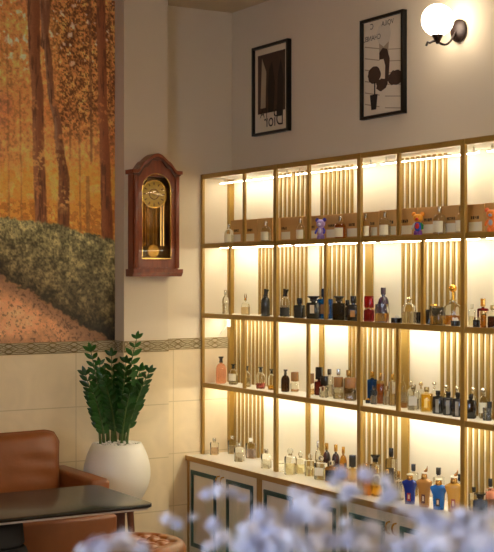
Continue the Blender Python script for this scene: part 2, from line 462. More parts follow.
    nt.links.new(tc.outputs['Object'], nz_.inputs['Vector'])
    mr = nt.nodes.new('ShaderNodeMapRange'); mr.inputs['To Min'].default_value = .72; mr.inputs['To Max'].default_value = 1.28
    nt.links.new(nz_.outputs['Fac'], mr.inputs['Value'])
    vm = nt.nodes.new('ShaderNodeVectorMath'); vm.operation = 'SCALE'
    nt.links.new(at.outputs['Color'], vm.inputs[0]); nt.links.new(mr.outputs['Result'], vm.inputs['Scale'])
    nt.links.new(vm.outputs['Vector'], b.inputs['Base Color']); b.inputs['Roughness'].default_value = .55
    me.materials.append(m)
    o = bpy.data.objects.new('wall_mural', me); col.objects.link(o)
    tag(o, 'large printed mural of an orange autumn forest with hedge and path', 'mural')
make_mural()

# ------------------------------------------------------------------ wall clock
def wall_clock():
    yc = -.592; x0 = PX; x1 = PX + .075; hw = .138
    zb, zt = 1.612, 2.176
    t = thing('wall_clock', 'tall mahogany pendulum wall clock with arched glass door hanging on the pilaster', 'clock', (x0, yc, zb))
    D = x1 - x0
    L = lambda z: z - zb
    # case (open box: back, sides, top, bottom)
    b = MB().box(0, D - .012, -hw, -hw + .018, .04, L(zt)).box(0, D - .012, hw - .018, hw, .04, L(zt)).box(0, .008, -hw + .018, hw - .018, .04, L(zt))
    b.box(0.008, D - .012, -hw + .018, hw - .018, .04, .055).box(.008, D - .012, -hw + .018, hw - .018, L(zt) - .015, L(zt))
    b.build('case', M_clockwood, t)
    # door with arched opening
    aw = .089; zo0, zo1 = L(1.708), L(2.178)   # opening bottom, top
    zsp = zo1 - aw
    inner = []; outer = []
    ztop = L(zt) + .03
    for k in range(25):
        a = PI * k / 24
        ix, iz = aw * math.cos(a), zsp + aw * math.sin(a)
        inner.append((ix, iz))
        dx, dz = math.cos(a), math.sin(a)
        s = min((hw - .012) / abs(dx) if abs(dx) > 1e-6 else 9, (ztop - zsp) / dz if dz > 1e-6 else 9)
        outer.append((dx * s, zsp + dz * s))
    for s_ in (-1,):
        inner += [(-aw, zo0)]; outer += [(-hw + .012, .05)]
        inner += [(aw, zo0)]; outer += [(hw - .012, .05)]
    d = MB().ring(outer, inner, D - .012, D, 'x').build('door', M_clockwood, t)
    # bright bevel trim round the glass
    inn2 = [(p[0] * .965, zsp + (p[1] - zsp) * .975 if p[1] > zsp else p[1] + (.006 if p[1] < zsp else 0)) for p in inner]
    MB().ring(inner, inn2, D - .008, D + .001, 'x').build('glass_bead', metal((226, 190, 110), .18), d)
    gl = MB().prism([(p[0] * .99, p[1]) for p in inner], D - .009, D - .007, 'x').build('glass', mat('clock_glass', (1, 1, 1), .0, var=0, trans=1, ior=1.2), d)
    # side pilasters on the door
    for s_ in (-1, 1):
        q = MB().box(D - .002, D + .010, s_ * hw - (0 if s_ < 0 else .026), s_ * hw + (.026 if s_ < 0 else 0), .045, L(zt) - .005)
        q.build('column', M_clockwood, t, bevel=.004)
    # cornice with bell-shaped pediment
    def bell(k, w, rise, base):
        pts = []
        for i in range(k + 1):
            u = -1 + 2 * i / k; au = abs(u)
            if au > .82: h = 0
            elif au > .44: h = rise * .55 * .5 * (1 + math.cos(PI * (au - .44) / .38))
            else: h = rise * (.55 + .45 * math.cos(PI / 2 * au / .44))
            pts.append((u * w, base + h))
        return pts
    zc = L(zt) - .004
    top = bell(48, hw + .016, .092, zc + .024)
    MB().prism([(hw + .016, zc)] + [(-hw - .016, zc)] + top, 0, D - .004, 'x').build('cornice', M_clockwood, t)
    # projecting moulded lip following the bell
    low = [(p[0], p[1] - .020) for p in top]
    MB().prism(top + low[::-1], D - .004, D + .020, 'x').build('pediment_moulding', M_clockwood, t, bevel=.004)
    low2 = [(p[0] * .93, p[1] - .026 - .012 * abs(math.sin(i / 48 * PI * 5))) for i, p in enumerate(top)]
    up2 = [(p[0] * .93, p[1] - .020) for p in top]
    MB().prism(up2 + low2[::-1], D - .004, D + .010, 'x').build('scalloped_valance', M_clockdark, t)
    # base moulding
    bm_ = MB().prism([(0, 0), (D + .006, 0), (D + .024, .022), (D + .024, .040), (0, .040)], -hw - .014, hw + .014, 'y')
    bm_.build('base_moulding', M_clockwood, t)
    # interior
    MB().box(.0085, .010, -hw + .019, hw - .019, .056, L(zt) - .016).build('mirror_back', mat('clock_mirror', rgb(150, 106, 58), .25, .6, var=.4, scale=14), t)
    dz = L(2.066)
    dial = MB().loft([(.074, 0), (.074, .006)], 48); dial.xf(Matrix.Translation((.036, 0, dz)) @ Matrix.Rotation(PI / 2, 4, 'Y'))
    dl = dial.build('dial', M_dial, t)
    rg = MB().ring([(.079 * math.cos(a), dz + .079 * math.sin(a)) for a in [2 * PI * k / 48 for k in range(48)]],
                   [(.073 * math.cos(a), dz + .073 * math.sin(a)) for a in [2 * PI * k / 48 for k in range(48)]], .034, .046, 'x').build('dial_ring', M_brass, dl)
    mk = MB()
    for k in range(12):
        s0 = len(mk.v); mk.box(.0425, .0435, -.0028, .0028, .050, .066)
        mk.xf(Matrix.Translation((0, 0, dz)) @ Matrix.Rotation(2 * PI * k / 12, 4, 'X'), s0)
    mk.build('hour_marks', M_clockdark, dl)
    MB().ring([(.030 * math.cos(a), dz + .030 * math.sin(a)) for a in [2 * PI * k / 36 for k in range(36)]],
              [(.026 * math.cos(a), dz + .026 * math.sin(a)) for a in [2 * PI * k / 36 for k in range(36)]], .0425, .0435, 'x').build('chapter_ring', M_clockdark, dl)
    for ang, ln, wd in ((R(-96), .055, .0022), (R(-84), .036, .003)):
        h = MB().box(.0445, .0455, -wd, wd, -.008, ln); h.xf(Matrix.Translation((0, 0, dz)) @ Matrix.Rotation(ang + 0, 4, 'X'))
        h.build('hand', metal((236, 220, 180), .2), dl)
    # pendulum and weights and chime rods
    pz = L(1.752)
    rod = MB().tube([(.032, 0, dz - .076), (.032, 0, pz)], .003).build('pendulum', M_brass, t)
    bob = MB().loft([(.008, -.004), (.034, -.002), (.036, 0), (.034, .002), (.008, .004)], 32); bob.xf(Matrix.Translation((.034, 0, pz)) @ Matrix.Rotation(PI / 2, 4, 'Y'))
    bob.build('bob', M_brass, rod)
    for y_ in (-.066, -.050, .050, .066):
        MB().tube([(.030, y_, L(1.78)), (.030, y_, L(2.02))], .006, 10).build('weight', metal((196, 140, 66), .2), t)
    for y_ in (-.030, -.020, .018, .028):
        MB().tube([(.018, y_, L(1.72)), (.018, y_, L(2.0))], .0022, 6).build('chime_rod', M_brass, t)
    MB().box(.012, .05, -.08, .08, .056, .090).build('gong_block', M_brass, t)
wall_clock()

# ------------------------------------------------------------------ framed posters on the right wall (seen mirrored)
def poster(x0, x1, z0, z1, label, which):
    t = thing('framed_poster', label, 'picture', (x0, 0, z0), group='framed posters on the wall above the shelves')
    w, h = x1 - x0, z1 - z0
    o = [(0, 0), (w, 0), (w, h), (0, h)]; f = .014
    i = [(f, f), (w - f, f), (w - f, h - f), (f, h - f)]
    MB().ring(o, i, -.028, -.001, 'y').build('frame', M_frame, t)
    ym = -.012
    def flat(pts, lvl, name, m, par=t):
        return MB().prism(pts, ym - .0006 * lvl - .0005, ym - .0006 * (lvl - 1) - .0001, 'y').build(name, m, par, smooth=0)
    pp = MB().box(f, w - f, ym, -.002, f, h - f).build('poster_sheet', M_paper, t)
    def U(a, b): return (a * w, b * h)
    def blob(cx, cy, rx, ry, n=26, j=.12, seed=1):
        r_ = random.Random(seed)
        return [U(cx + rx * math.cos(a) * (1 + j * r_.uniform(-1, 1)), cy + ry * math.sin(a) * (1 + j * r_.uniform(-1, 1))) for a in [2 * PI * k / n for k in range(n)]]
    if which == 1:
        flat([U(.12, .24), U(.88, .24), U(.88, .90), U(.12, .90)], 1, 'print_photo', M_pbrown)
        flat([U(.42, .24), U(.56, .24), U(.60, .55), U(.52, .80), U(.44, .72), U(.40, .50)], 2, 'print_shape', M_pdark)
        flat([U(.66, .18), U(.82, .18), U(.84, .60), U(.76, .80), U(.68, .62)], 2, 'print_shape', M_pdark)
        flat([U(.20, .30), U(.34, .30), U(.36, .70), U(.24, .86)], 2, 'print_shape', M_sepia)
        for tx, cx, cy, sz in (('Dior', .58, .145, .105), ("J'A", .30, .235, .07), ('ib', .66, .235, .09)):
            tb = text_mb(tx, sz, True)
            tb.v = [(cx * w + v[0], ym - .0035, cy * h + v[1]) for v in tb.v]
            tb.build('lettering', M_pdark, t, smooth=0)
    else:
        flat([U(.06, .05), U(.95, .05), U(.95, .96), U(.06, .96)], 1, 'print_photo', M_paper)
        # stair treads
        for k in range(6):
            b0 = .10 + k * .115
            flat([U(.07, b0 + .05), U(.42, b0), U(.42, b0 + .010), U(.07, b0 + .062)], 2, 'print_step', M_sepia)
            flat([U(.55, b0 - .02), U(.93, b0 - .05), U(.93, b0 - .042), U(.55, b0 - .010)], 2, 'print_step', M_sepia)
        flat([U(.42, .60), U(.62, .60), U(.66, .90), U(.40, .90)], 2, 'print_wall', M_sepia)
        fan = [U(.52 + .17 * math.cos(a), .80 + .13 * math.sin(a)) for a in [PI * k / 16 for k in range(17)]] + [U(.40, .74), U(.52, .69), U(.66, .74)]
        flat(fan, 3, 'print_shape', mat('poster_light', rgb(216, 204, 184), .6, var=.05))
        arch = [U(.52 + .11 * math.cos(a), .60 + .09 * math.sin(a)) for a in [PI * k / 12 for k in range(13)]] + [U(.40, .36), U(.46, .30), U(.72, .34)]
        arch = [U(.63, .34), U(.66, .56), U(.60, .66), U(.50, .68), U(.42, .64), U(.42, .57), U(.52, .57), U(.56, .50), U(.55, .34)]
        flat(arch, 4, 'print_tree', M_pbrown)
        flat(blob(.80, .36, .17, .075, seed=3), 4, 'print_bush', M_pbrown)
        flat(blob(.48, .32, .13, .06, seed=5), 5, 'print_bush', M_pbrown)
        flat(blob(.30, .43, .15, .085, seed=6, j=.06), 4, 'print_ball_tree', M_pbrown)
        flat([U(.30, .36), U(.325, .36), U(.325, .23), U(.30, .23)], 5, 'print_trunk', M_pdark)
        flat([U(.20, .235), U(.38, .235), U(.345, .085), U(.235, .085)], 5, 'print_pot', M_pdark)
        for tx, cx, cy, sz in (('CHANEL', .26, .80, .036), ('C', .25, .915, .040), ('VOILA', .62, .915, .034)):
            tb = text_mb(tx, sz, True)
            tb.v = [(cx * w + v[0], ym - .0045, cy * h + v[1]) for v in tb.v]
            tb.build('lettering', M_pdark, t, smooth=0)
poster(.266, .640, 2.405, 2.905, 'smaller-looking black framed sepia poster nearest the corner, dark brown photo above large mirrored letters', 1)
poster(1.306, 1.652, 2.392, 2.886, 'black framed sepia poster of topiary trees by stairs, hung next to the wall lamp', 2)

# ------------------------------------------------------------------ wall lamp
def wall_lamp():
    x, zp = 2.037, 2.722
    t = thing('wall_lamp', 'lit white globe wall lamp on a curled dark bronze arm', 'lamp', (x, 0, zp))
    b = MB().loft([(.030, 0), (.051, .004), (.051, .014), (.040, .022), (.016, .026)], 36)
    b.xf(Matrix.Rotation(PI / 2, 4, 'X')).build('wall_plate', M_bronze, t)
    pts = [(0, -.024, -.004)]
    for k in range(1, 15):
        s = k / 14
        pts.append((0, -.024 - .150 * s, -.006 - .068 * math.sin(min(1, s * 1.25) * PI * .62) - .012 * math.sin(s * PI * 2)))
    pts.append((0, -.186, -.068)); pts.append((0, -.194, -.084))
    MB().tube(pts, .0055, 10).build('arm', M_bronze, t)
    MB().loft([(.006, -.070), (.010, -.062), (.027, -.030), (.029, -.026), (.024, -.024)], 24, c=(0, -.13, 0)).build('cup', M_bronze, t)
    g = MB().sphere((0, -.13, .036), .072, 32, 20)
    g.build('globe_shade', M_globe, t)
wall_lamp()

# ------------------------------------------------------------------ shelf unit
SX = [0.0, .802, 1.550, 2.300, 3.05, 3.80]      # major posts
ZS = [.987, 1.387, 1.787, 2.187]                # shelf levels
ZC = .587
YS = -.208
shelf = thing('display_shelf', 'tall gold framed open display shelf with lit slatted back standing on the countertop', 'shelf', (0, 0, ZC))
def sb(): return MB()
def L_(z): return z - ZC
G = .0005
for i, x in enumerate(SX):
    hw = .0145 if i else .011; xx = x + (hw if i == 0 else 0)
    MB().box(xx - hw, xx + hw, YS - .003, YS + .014, G, L_(2.187) + .0129).build('post', M_gold, shelf, bevel=.002, seg=1)
    if i == 0: MB().box(.002, .030, -.034, -.004, G, L_(2.187) - .013).build('post', M_gold, shelf)
for z in ZS:
    MB().box(.002, SX[-1], YS + .018, -.004, L_(z) - .009, L_(z) + .009).build('shelf_board', M_board, shelf)
    MB().box(.002, SX[-1], YS, YS + .0178, L_(z) - .013, L_(z) + .0125).build('shelf_edge', M_gold, shelf)
# intermediate uprights, staggered row to row
minors = {3: [.479, 1.114, 1.852, 2.60, 3.35], 2: [.328, 1.265, 2.025, 2.78, 3.50], 1: [.479, 1.108, 1.846, 2.60, 3.35], 0: [2.60]}
for row, xs in minors.items():
    z0 = ZC if row == 0 else ZS[row - 1] + .013
    z1 = ZS[row] - .013
    for x in xs:
        MB().box(x - .0105, x + .0105, YS, YS + .012, L_(z0) + G, L_(z1)).build('upright', M_gold, shelf)
# backs: white panels with slatted panels in front, alternating
def bx(px, Y=-.02): return on_y(px, Y)[0]
for row in range(4):
    z0 = (ZC if row == 0 else ZS[row - 1] + .009); z1 = ZS[row] - .009
    MB().box(.03, SX[-1], -.004, -.0005, L_(z0) + G, L_(z1)).build('back_panel', M_backpanel, shelf)
slat_px = {3: [(278, 307), (319, 352), (399, 446)], 2: [(257, 306), (318, 358), (364, 371), (400, 460)],
           1: [(229, 272), (318, 322), (347, 358), (362, 396), (400, 407), (439, 461), (467, 520)],
           0: [(229, 262), (304.5, 308), (318, 322), (361, 396), (400, 407), (467, 520)]}
extra = {3: [(2.45, 2.9)], 2: [(2.7, 3.0)], 1: [], 0: []}
for row, lst in slat_px.items():
    z0 = (ZC if row == 0 else ZS[row - 1] + .009); z1 = ZS[row] - .009
    spans = [(bx(a), bx(b)) for a, b in lst] + [(3.15, 3.6)] + extra[row]
    for a, b in spans:
        mb = MB(); w = b - a
        if w < .09: mb.box(a, b, -.014, -.0045, L_(z0) + G, L_(z1))
        else:
            n = max(2, round((w - .026) / .041)); pit = (w - .026) / n
            for k in range(n + 1):
                wk = .0175
                mb.box(a + k * pit, a + k * pit + wk, -.0125, -.0045, L_(z0) + G, L_(z1))
        mb.build('slat_panel', M_gold_slat, shelf)
# light strips under every board, behind the front edge
for row in range(4):
    z = ZS[row] - .034 if row == 3 else ZS[row] - .020
    for i in range(5):
        a, b = SX[i] + .03, SX[i + 1] - .03
        if i == 0: a = .035
        y0 = -.095
        top = ZS[row] - .0092
        if row == 3:
            hm = MB()
            for q in (a + .03, b - .03): hm.box(q - .004, q + .004, y0 - .003, y0 + .003, L_(z), L_(top))
            hs = hm.build('strip_clips', M_white, shelf)
            hm = MB().box(a, b, y0 - .006, y0 + .006, L_(z), L_(z) + .003).box(a, b, y0 - .006, y0 - .0045, L_(z) - .003, L_(z)).build('strip_channel', M_white, hs)
            MB().box(a, b, y0 - .0042, y0 + .004, L_(z) - .005, L_(z) - .0002).build('light_strip', M_led, hs)
        else:
            MB().box(a, b, y0 - .007, y0 + .007, L_(top) - .0035, L_(top)).build('light_strip', M_led, shelf)
# white lighting lead hanging inside the left end
cb = MB().tube([(.045, -.045, 1.372), (.043, -.055, 1.345), (.040, -.06, 1.325), (.034, -.07, 1.305), (.020, -.082, 1.290), (.012, -.088, 1.275)], .0028, 8)
c_ = cb.build('power_lead', M_white); tag(c_, 'white power lead hanging under the shelf at its left end', 'cable')
MB().box(.034, .054, -.058, -.038, 1.318, 1.366).build('plug', M_white, c_, bevel=.004)

# ------------------------------------------------------------------ cabinets
YC = -.300
CXs = [0.0, .79, 1.55, 2.31, 3.07, 3.83]
names = ['beige base cabinet with teal door mouldings at the corner, leftmost under the counter',
         'second beige base cabinet from the corner, half hidden by the white flowers',
         'third beige base cabinet from the corner, its gold handles showing above the flowers',
         'beige base cabinet right of the gold-handled one, behind the densest flowers',
         'rightmost beige base cabinet under the counter']
for i in range(4):
    a, b = CXs[i], CXs[i + 1]
    t = thing('base_cabinet', names[i], 'cabinet', (a, YC, 0), group='base cabinets under the display shelf')
    w = b - a
    MB().box(.003, w, .022, -YC - .002, .0, .558).build('carcass', M_cab, t)
    MB().box(.003, .024, .0, .0215, .0, .558).build('gold_stile', M_goldtrim, t)
    MB().box(w - .024, w - .0005, .0, .0215, .0, .558).build('gold_stile', M_goldtrim, t)
    mid = w / 2
    for s, (d0, d1) in enumerate(((.026, mid - .002), (mid + .002, w - .026))):
        d = MB().box(d0, d1, .003, .021, .03, .554).build('door', M_cab, t)
        m0, m1 = d0 + .055, d1 - .055
        z0, z1 = .075, .510
        if s == 0: m0 -= .03; m1 -= .0
        else: m0 += .0; m1 += .02
        MB().ring([(m0, z0), (m1, z0), (m1, z1), (m0, z1)], [(m0 + .024, z0 + .024), (m1 - .024, z0 + .024), (m1 - .024, z1 - .024), (m0 + .024, z1 - .024)],
                  -.006, .0035, 'y').build('panel_moulding', M_teal, d, bevel=.003)
        hx = mid + (-.024 if s == 0 else .024)
        hz = .488
        h = MB().tube([(hx, .003, hz + .026), (hx, -.012, hz + .024), (hx, -.020, hz + .012), (hx, -.020, hz - .004), (hx, -.014, hz - .018), (hx, -.004, hz - .026), (hx, .003, hz - .026)],   .0042, 8)
        h.build('handle', M_brass, d)
ct = thing('countertop', 'white stone countertop with brown gold edge under the perfume bottles', 'countertop', (0, 0, .558))
MB().box(.003, CXs[4], YC - .004, -.001, .0005, .029).build('slab', M_counter, ct)
MB().box(.003, CXs[4], YC - .012, YC - .0045, .0005, .0295).build('gold_edge', M_goldtrim, ct)

# ------------------------------------------------------------------ kraft boxes on the top shelf
ZT3 = ZS[2] + .009
boxes = []
def kraft(px0, px1, ytop, lab, labpx=None, pale=True):
    Y = -.125
    x0, S0 = on_y(px0, Y); x1, S1 = on_y(px1, Y)
    x1 -= .003
    h = EYE + (275 - ytop) / ((S0 + S1) / 2) - ZT3
    t = thing('kraft_box', lab, 'box', (x0, Y, ZT3 + .0004), group='brown kraft boxes along the back of the top shelf')
    w = x1 - x0
    c = MB().box(0, w, 0, .08, 0, h).build('carton', M_kraft, t, bevel=.001, seg=1)
    # printed dark word as three short strokes, and pale lower sticker
    lx = (on_y(labpx, Y)[0] - x0) if labpx else w * .5
    r_ = random.Random(int(px0)); m = MB(); x = lx - .026
    zc = h * .55
    for k in range(4):
        ww = r_.choice((.008, .011, .010))
        m.box(x, x + .0028, -.0008, -.0001, zc - .007, zc + .007).box(x + ww - .0028, x + ww, -.0008, -.0001, zc - .007, zc + .007)
        m.box(x + .0028, x + ww - .0028, -.0008, -.0001, zc + r_.choice((-.007, -.002, .004)), zc + .007 if r_.random() < .4 else zc + r_.choice((-.003, .005)) + .003)
        x += ww + .004
    m.build('print', M_ink, c, smooth=0)
    if pale:
        p0 = max(.01, lx - .04); MB().box(p0, min(w - .004, p0 + .085), -.0007, -.0001, .012, .052).build('pale_sticker', M_kraftlabel, c, smooth=0)
kraft(231, 243, 220, 'kraft box furthest left on the top shelf, behind the first clear bottle', 236.5)
kraft(243.5, 257.5, 219.5, 'second kraft box from the left on the top shelf, its pale sticker uncovered', 250)
kraft(258, 272.5, 218.2, 'slightly taller kraft box directly behind the second clear bottle on the top shelf', 266)
kraft(280.5, 301, 217, 'kraft box just right of the first thick gold post on the top shelf', 284)
kraft(303, 323, 216, 'kraft box standing behind the purple toy bear', 312)
kraft(323.5, 342, 214.5, 'kraft box standing behind the orange perfume bottle on the top shelf', 331)
kraft(342.5, 360, 213, 'kraft box left of the second thick gold post on the top shelf', 352)
kraft(362.5, 379, 212, 'kraft box just right of the second thick gold post on the top shelf', 371.5)
kraft(379.5, 397, 210, 'kraft box behind the big clear bottle in the middle of the top shelf', 390)
kraft(399, 417.5, 208.2, 'kraft box behind and left of the rainbow toy bear', 405)
kraft(418, 439, 207, 'kraft box between the rainbow toy bear and the cream labelled bottle', 428)
kraft(439.5, 461, 205.6, 'kraft box left of the third thick gold post on the top shelf', 451)
kraft(465.5, 484.5, 204.3, 'kraft box just right of the third thick gold post, pale sticker below its print', 475)
kraft(485, 506, 202.5, 'kraft box behind the orange toy bear at the right edge', 500)

# ------------------------------------------------------------------ bottles
CLR = (246, 246, 236)
def shape(style, w, h, P):
    """returns body profile, ex, asp, body-height, cap list [(kind, profile, ex, matkey)]"""
    r = w / 2
    S = {
     # name: (ex, asp, body_frac, shoulder, neck_frac, capw, cap_kind)
     'apoth':  (2.0, 1.0, .74, 'round', .24, .30, 'cyl'),
     'square': (5.0, .66, .76, 'flat', .30, .44, 'cyl'),
     'squat':  (5.5, .70, .66, 'flat', .30, .52, 'cyl'),
     'wide':   (5.5, .66, .72, 'flat', .30, .86, 'flare'),
     'tall':   (2.4, .9, .74, 'round', .30, .46, 'cyl'),
     'mush':   (2.8, .85, .74, 'round', .30, .54, 'mush'),
     'big':    (5.0, .9, .48, 'flat', .34, .90, 'block'),
     'blackcap': (5.0, .8, .50, 'flat', .34, .80, 'block'),
     'ball':   (5.0, .66, .70, 'flat', .30, .62, 'ball'),
     'decant': (4.0, .7, .56, 'slope', .30, .42, 'ball'),
     'orb':    (2.6, .9, .72, 'round', .26, .60, 'ball'),
     'facet':  (3.2, .6, .76, 'round', .22, .40, 'crown'),
     'cube':   (7.0, .9, .74, 'flat', .30, .46, 'block'),
     'plate':  (6.0, .38, .66, 'flat', .26, .42, 'block'),
     'fin':    (2.4, .8, .62, 'round', .18, .30, 'twin'),
     'slant':  (2.4, .8, .70, 'round', .44, .56, 'slant'),
    }[style]
    return S
def mkmat(spec):
    kind, c = spec
    return {'g': glass, 't': tint, 'o': gloss, 'm': metal, 'w': lambda c: wood('capwood_%d%d' % (c[0], c[1]), rgb(*[x * .8 for x in c]), rgb(*c), .4, 6)}[kind](c)

GROUPS = {3: 'perfume bottles on the top shelf', 2: 'perfume bottles on the second shelf from the top',
          1: 'perfume bottles on the third shelf from the top', 0: 'perfume bottles on the white countertop'}
ZTOP = {3: ZS[2] + .009, 2: ZS[1] + .009, 1: ZS[0] + .009, 0: ZC + .0005}
items = []
def B(row, px, yt, yb, wpx, style, body, cap, label, liquid=None, fill=.6, tagc=None, Y=None, cat='perfume bottle', fn=None, name='perfume_bottle', **k):
    z = ZTOP[row]
    if Y is None:
        if row in (0, 1):
            S = (yb - 275) / (EYE - z); d = F / S; u = (px - 247) / F
            Y = CY + d * (VD[1] + RD[1] * u)
        else: Y = -.10
    items.append(dict(row=row, px=px, yt=yt, w=wpx, style=style, body=body, cap=cap, label=label, liquid=liquid, fill=fill, tagc=tagc, Y=Y, cat=cat, fn=fn, name=name, k=k))

def build_bottle(t, w, h, it):
    ex, asp, bf, sh, nk, cw, ck = shape(it['style'], w, h, it)
    r = w / 2; bh = h * bf; nr = r * nk; nt = bh + h * .05
    e = min(.004, r * .2)
    if sh == 'flat': prof = [(r - e, 0), (r, e), (r, bh - e * 1.5), (r - e, bh - e * .3), (nr * 1.3, bh), (nr, bh + .001), (nr, nt)]
    elif sh == 'round':
        prof = [(r - e, 0), (r, e), (r, bh * .66)] + [(nr + (r - nr) * math.cos(a), bh * .66 + bh * .34 * math.sin(a)) for a in [PI / 2 * k / 6 for k in range(1, 7)]] + [(nr, nt)]
    else: prof = [(r - e, 0), (r, e), (r, bh * .74), (r * .92, bh * .82), (r * .55, bh * .93), (nr, bh), (nr, nt)]
    body = MB().loft(prof, 28, ex, asp).build('body', mkmat(it['body']), t, smooth=40)
    if it['liquid']:
        rl = r * .84; lh = bh * it['fill']
        MB().loft([(rl - e, .004), (rl, .004 + e), (rl, lh - .001), (rl - .001, lh)], 24, ex, asp).build('liquid', tint(it['liquid'], .88), body)
    # collar
    MB().loft([(nr * 1.25, 0), (nr * 1.25, h * .03)], 20, c=(0, 0, nt - h * .01)).build('collar', metal((206, 186, 130)) if it['cap'][0] != 'o' else gloss((30, 26, 24)), t)
    c0 = nt + h * .015; ch = h - c0; cr = r * cw; cm = mkmat(it['cap'])
    if ck == 'cyl': m = MB().loft([(cr * .96, 0), (cr, ch * .06), (cr, ch * .9), (cr * .9, ch)], 24, c=(0, 0, c0))
    elif ck == 'block': m = MB().loft([(cr * .97, 0), (cr, ch * .05), (cr, ch * .94), (cr * .95, ch)], 24, 5 if ex > 3 else 2, max(asp, .7), c=(0, 0, c0))
    elif ck == 'flare': m = MB().loft([(cr * .62, 0), (cr * .55, ch * .30), (cr * .62, ch * .5), (cr, ch * .80), (cr, ch)], 24, 3, .9, c=(0, 0, c0))
    elif ck == 'mush': m = MB().loft([(cr * .72, 0), (cr * .6, ch * .2), (cr * .55, ch * .55), (cr * .8, ch * .72), (cr, ch * .86), (cr * .92, ch)], 24, c=(0, 0, c0))
    elif ck == 'ball':
        q = min(ch / 2, cr); m = MB().loft([(cr * .5, 0), (cr * .35, ch * .2), (cr * .35, ch - q * 1.6)], 16, c=(0, 0, c0)).sphere((0, 0, c0 + ch - q), q, 16, 10)
    elif ck == 'crown': m = MB().loft([(cr * .5, 0), (cr * .8, ch * .25), (cr, ch * .5), (cr * .75, ch * .8), (cr * .2, ch)], 8, c=(0, 0, c0))
    elif ck == 'twin':
        m = MB().loft([(cr, 0), (cr * .8, ch * .2), (cr * .7, ch * .3)], 16, c=(0, 0, c0))
        for s in (-1, 1): m.tube([(s * cr * .5, 0, c0 + ch * .28), (s * cr * .8, 0, c0 + ch * .6), (s * cr * .5, 0, c0 + ch)], [cr * .4, cr * .35, cr * .12], 8)
    elif ck == 'slant':
        m = MB().loft([(cr * .8, 0), (cr * .7, ch * .2), (cr, ch * .9), (cr * .96, ch)], 20, c=(0, 0, c0))
        m.xf(Matrix.Translation((0, 0, c0)) @ Matrix.Rotation(R(10), 4, 'Y') @ Matrix.Translation((0, 0, -c0)))
    m.build('cap', cm, t, smooth=40)
    if it['tagc']:
        if it['style'] == 'apoth': z0, z1 = bh * .12, bh * .66
        else: z0, z1 = bh * .25, bh * .72
        if 'lz' in it['k']: z0, z1 = bh * it['k']['lz'][0], bh * it['k']['lz'][1]
        a = PI * (.30 if ex < 3 else .20)
        a = it['k'].get('la', a)
        MB().patch(r + .0004, z0, z1, -PI / 2 - a, -PI / 2 + a, ex, asp).build('label_patch', mat('lab_%02x%02x%02x' % it['tagc'], rgb(*it['tagc']), .6, var=.06, scale=90), t, smooth=50)
    if it['k'].get('sprayer') :
        pass

def build_torso(t, w, h, it):
    """flask shaped like a flared jacket: narrow base, broad shoulders"""
    r = w / 2; bh = h * .74
    prof = [(r * .60, 0, 4), (r * .64, .003, 4), (r * .68, bh * .3, 3.5), (r * .74, bh * .6, 3.5), (r * .92, bh * .78, 4), (r, bh * .86, 5), (r * .97, bh * .93, 5), (r * .5, bh, 4), (r * .3, bh + .004, 2)]
    b = MB().loft(prof, 32, 4, .55).build('body', mkmat(it['body']), t, smooth=50)
    q = r * .62
    MB().loft([(q * .6, 0), (q * .66, .004), (q * .62, h * .10), (q * .50, h * .15)], 24, c=(0, 0, bh - .002)).build('cap', metal((214, 168, 92)), t)
    c = MB().loft([(q * .56, 0), (q * .74, .002), (q * .74, h * .035), (q * .5, h * .045)], 24, c=(0, 0, bh - .002 + h * .15)).build('cap_rim', gloss((244, 236, 214)), t)
    if it['k'].get('curl'):
        z0 = bh + h * .19
        MB().tube([(q * .2, 0, z0), (q * .5, 0, z0 + h * .05), (q * .62, 0, z0 + h * .10), (q * .66, 0, z0 + h * .17)], [q * .34, q * .26, q * .14, q * .02], 10).build('curl', metal((196, 146, 80)), t)
    # crest: shield patch with round centre
    e = MB().patch(r * .70, bh * .14, bh * .46, -PI / 2 - .32, -PI / 2 + .32, 3.6, .55, .0012)
    e.build('crest', mat('crest_%02x' % it['tagc'][0], rgb(*it['tagc']), .4, var=.2, scale=200), t)
    MB().patch(r * .72, bh * .22, bh * .40, -PI / 2 - .16, -PI / 2 + .16, 3.6, .55, .0016).build('crest_badge', gloss((232, 214, 190)), t)

def build_tumbler(t, w, h, it):
    r = w / 2
    MB().loft([(r * .95, 0, 4), (r, .003, 4), (r, h * .7, 4), (r * .93, h * .74, 4), (r * .9, h, 4)], 28, 4, .85).build('body', glass(CLR), t)
    MB().loft([(r * .80, .006, 4), (r * .84, .009, 4), (r * .84, h * .48, 4), (r * .82, h * .5, 4)], 24, 4, .85).build('liquid', tint(it['liquid'] or (206, 140, 40), .88), t)
    m = MB(); rr = random.Random(3)
    for k in range(9):
        a = 2 * PI * k / 9
        m.tube([(r * 1.0 * math.cos(a) * 1.1, r * .85 * math.sin(a) * 1.1, h * .10), (r * 1.0 * math.cos(a + .35) * 1.1, r * .85 * math.sin(a + .35) * 1.1, h * .6)], r * .03, 5)
    m.build('cut_facets', glass(CLR), t)
def build_tray(t, w, h, it):
    r = w / 2
    MB().loft([(r * .8, 0), (r, .004), (r, h * .6), (r * .94, h * .62), (r * .9, h * .35), (r * .1, h * .34)], 28).build('dish', M_black, t)
    m = MB(); rr = random.Random(int(it['px']))
    for k in range(12):
        a = rr.uniform(0, 2 * PI); q = rr.uniform(0, r * .5)
        m.sphere((q * math.cos(a), q * math.sin(a), h * .62 + rr.uniform(0, h * .2)), (r * .2, r * .16, h * .16), 8, 6)
    m.build('white_beads', M_pebble, t)
def build_jar(t, w, h, it):
    r = w / 2
    MB().loft([(r * .9, 0), (r, .003), (r, h * .7), (r * .94, h * .74)], 24).build('body', mkmat(it['body']), t)
    MB().loft([(r * .98, 0), (r * 1.02, .001), (r * 1.02, h * .22), (r * .96, h * .25)], 24, c=(0, 0, h * .745)).build('lid', mkmat(it['cap']), t)
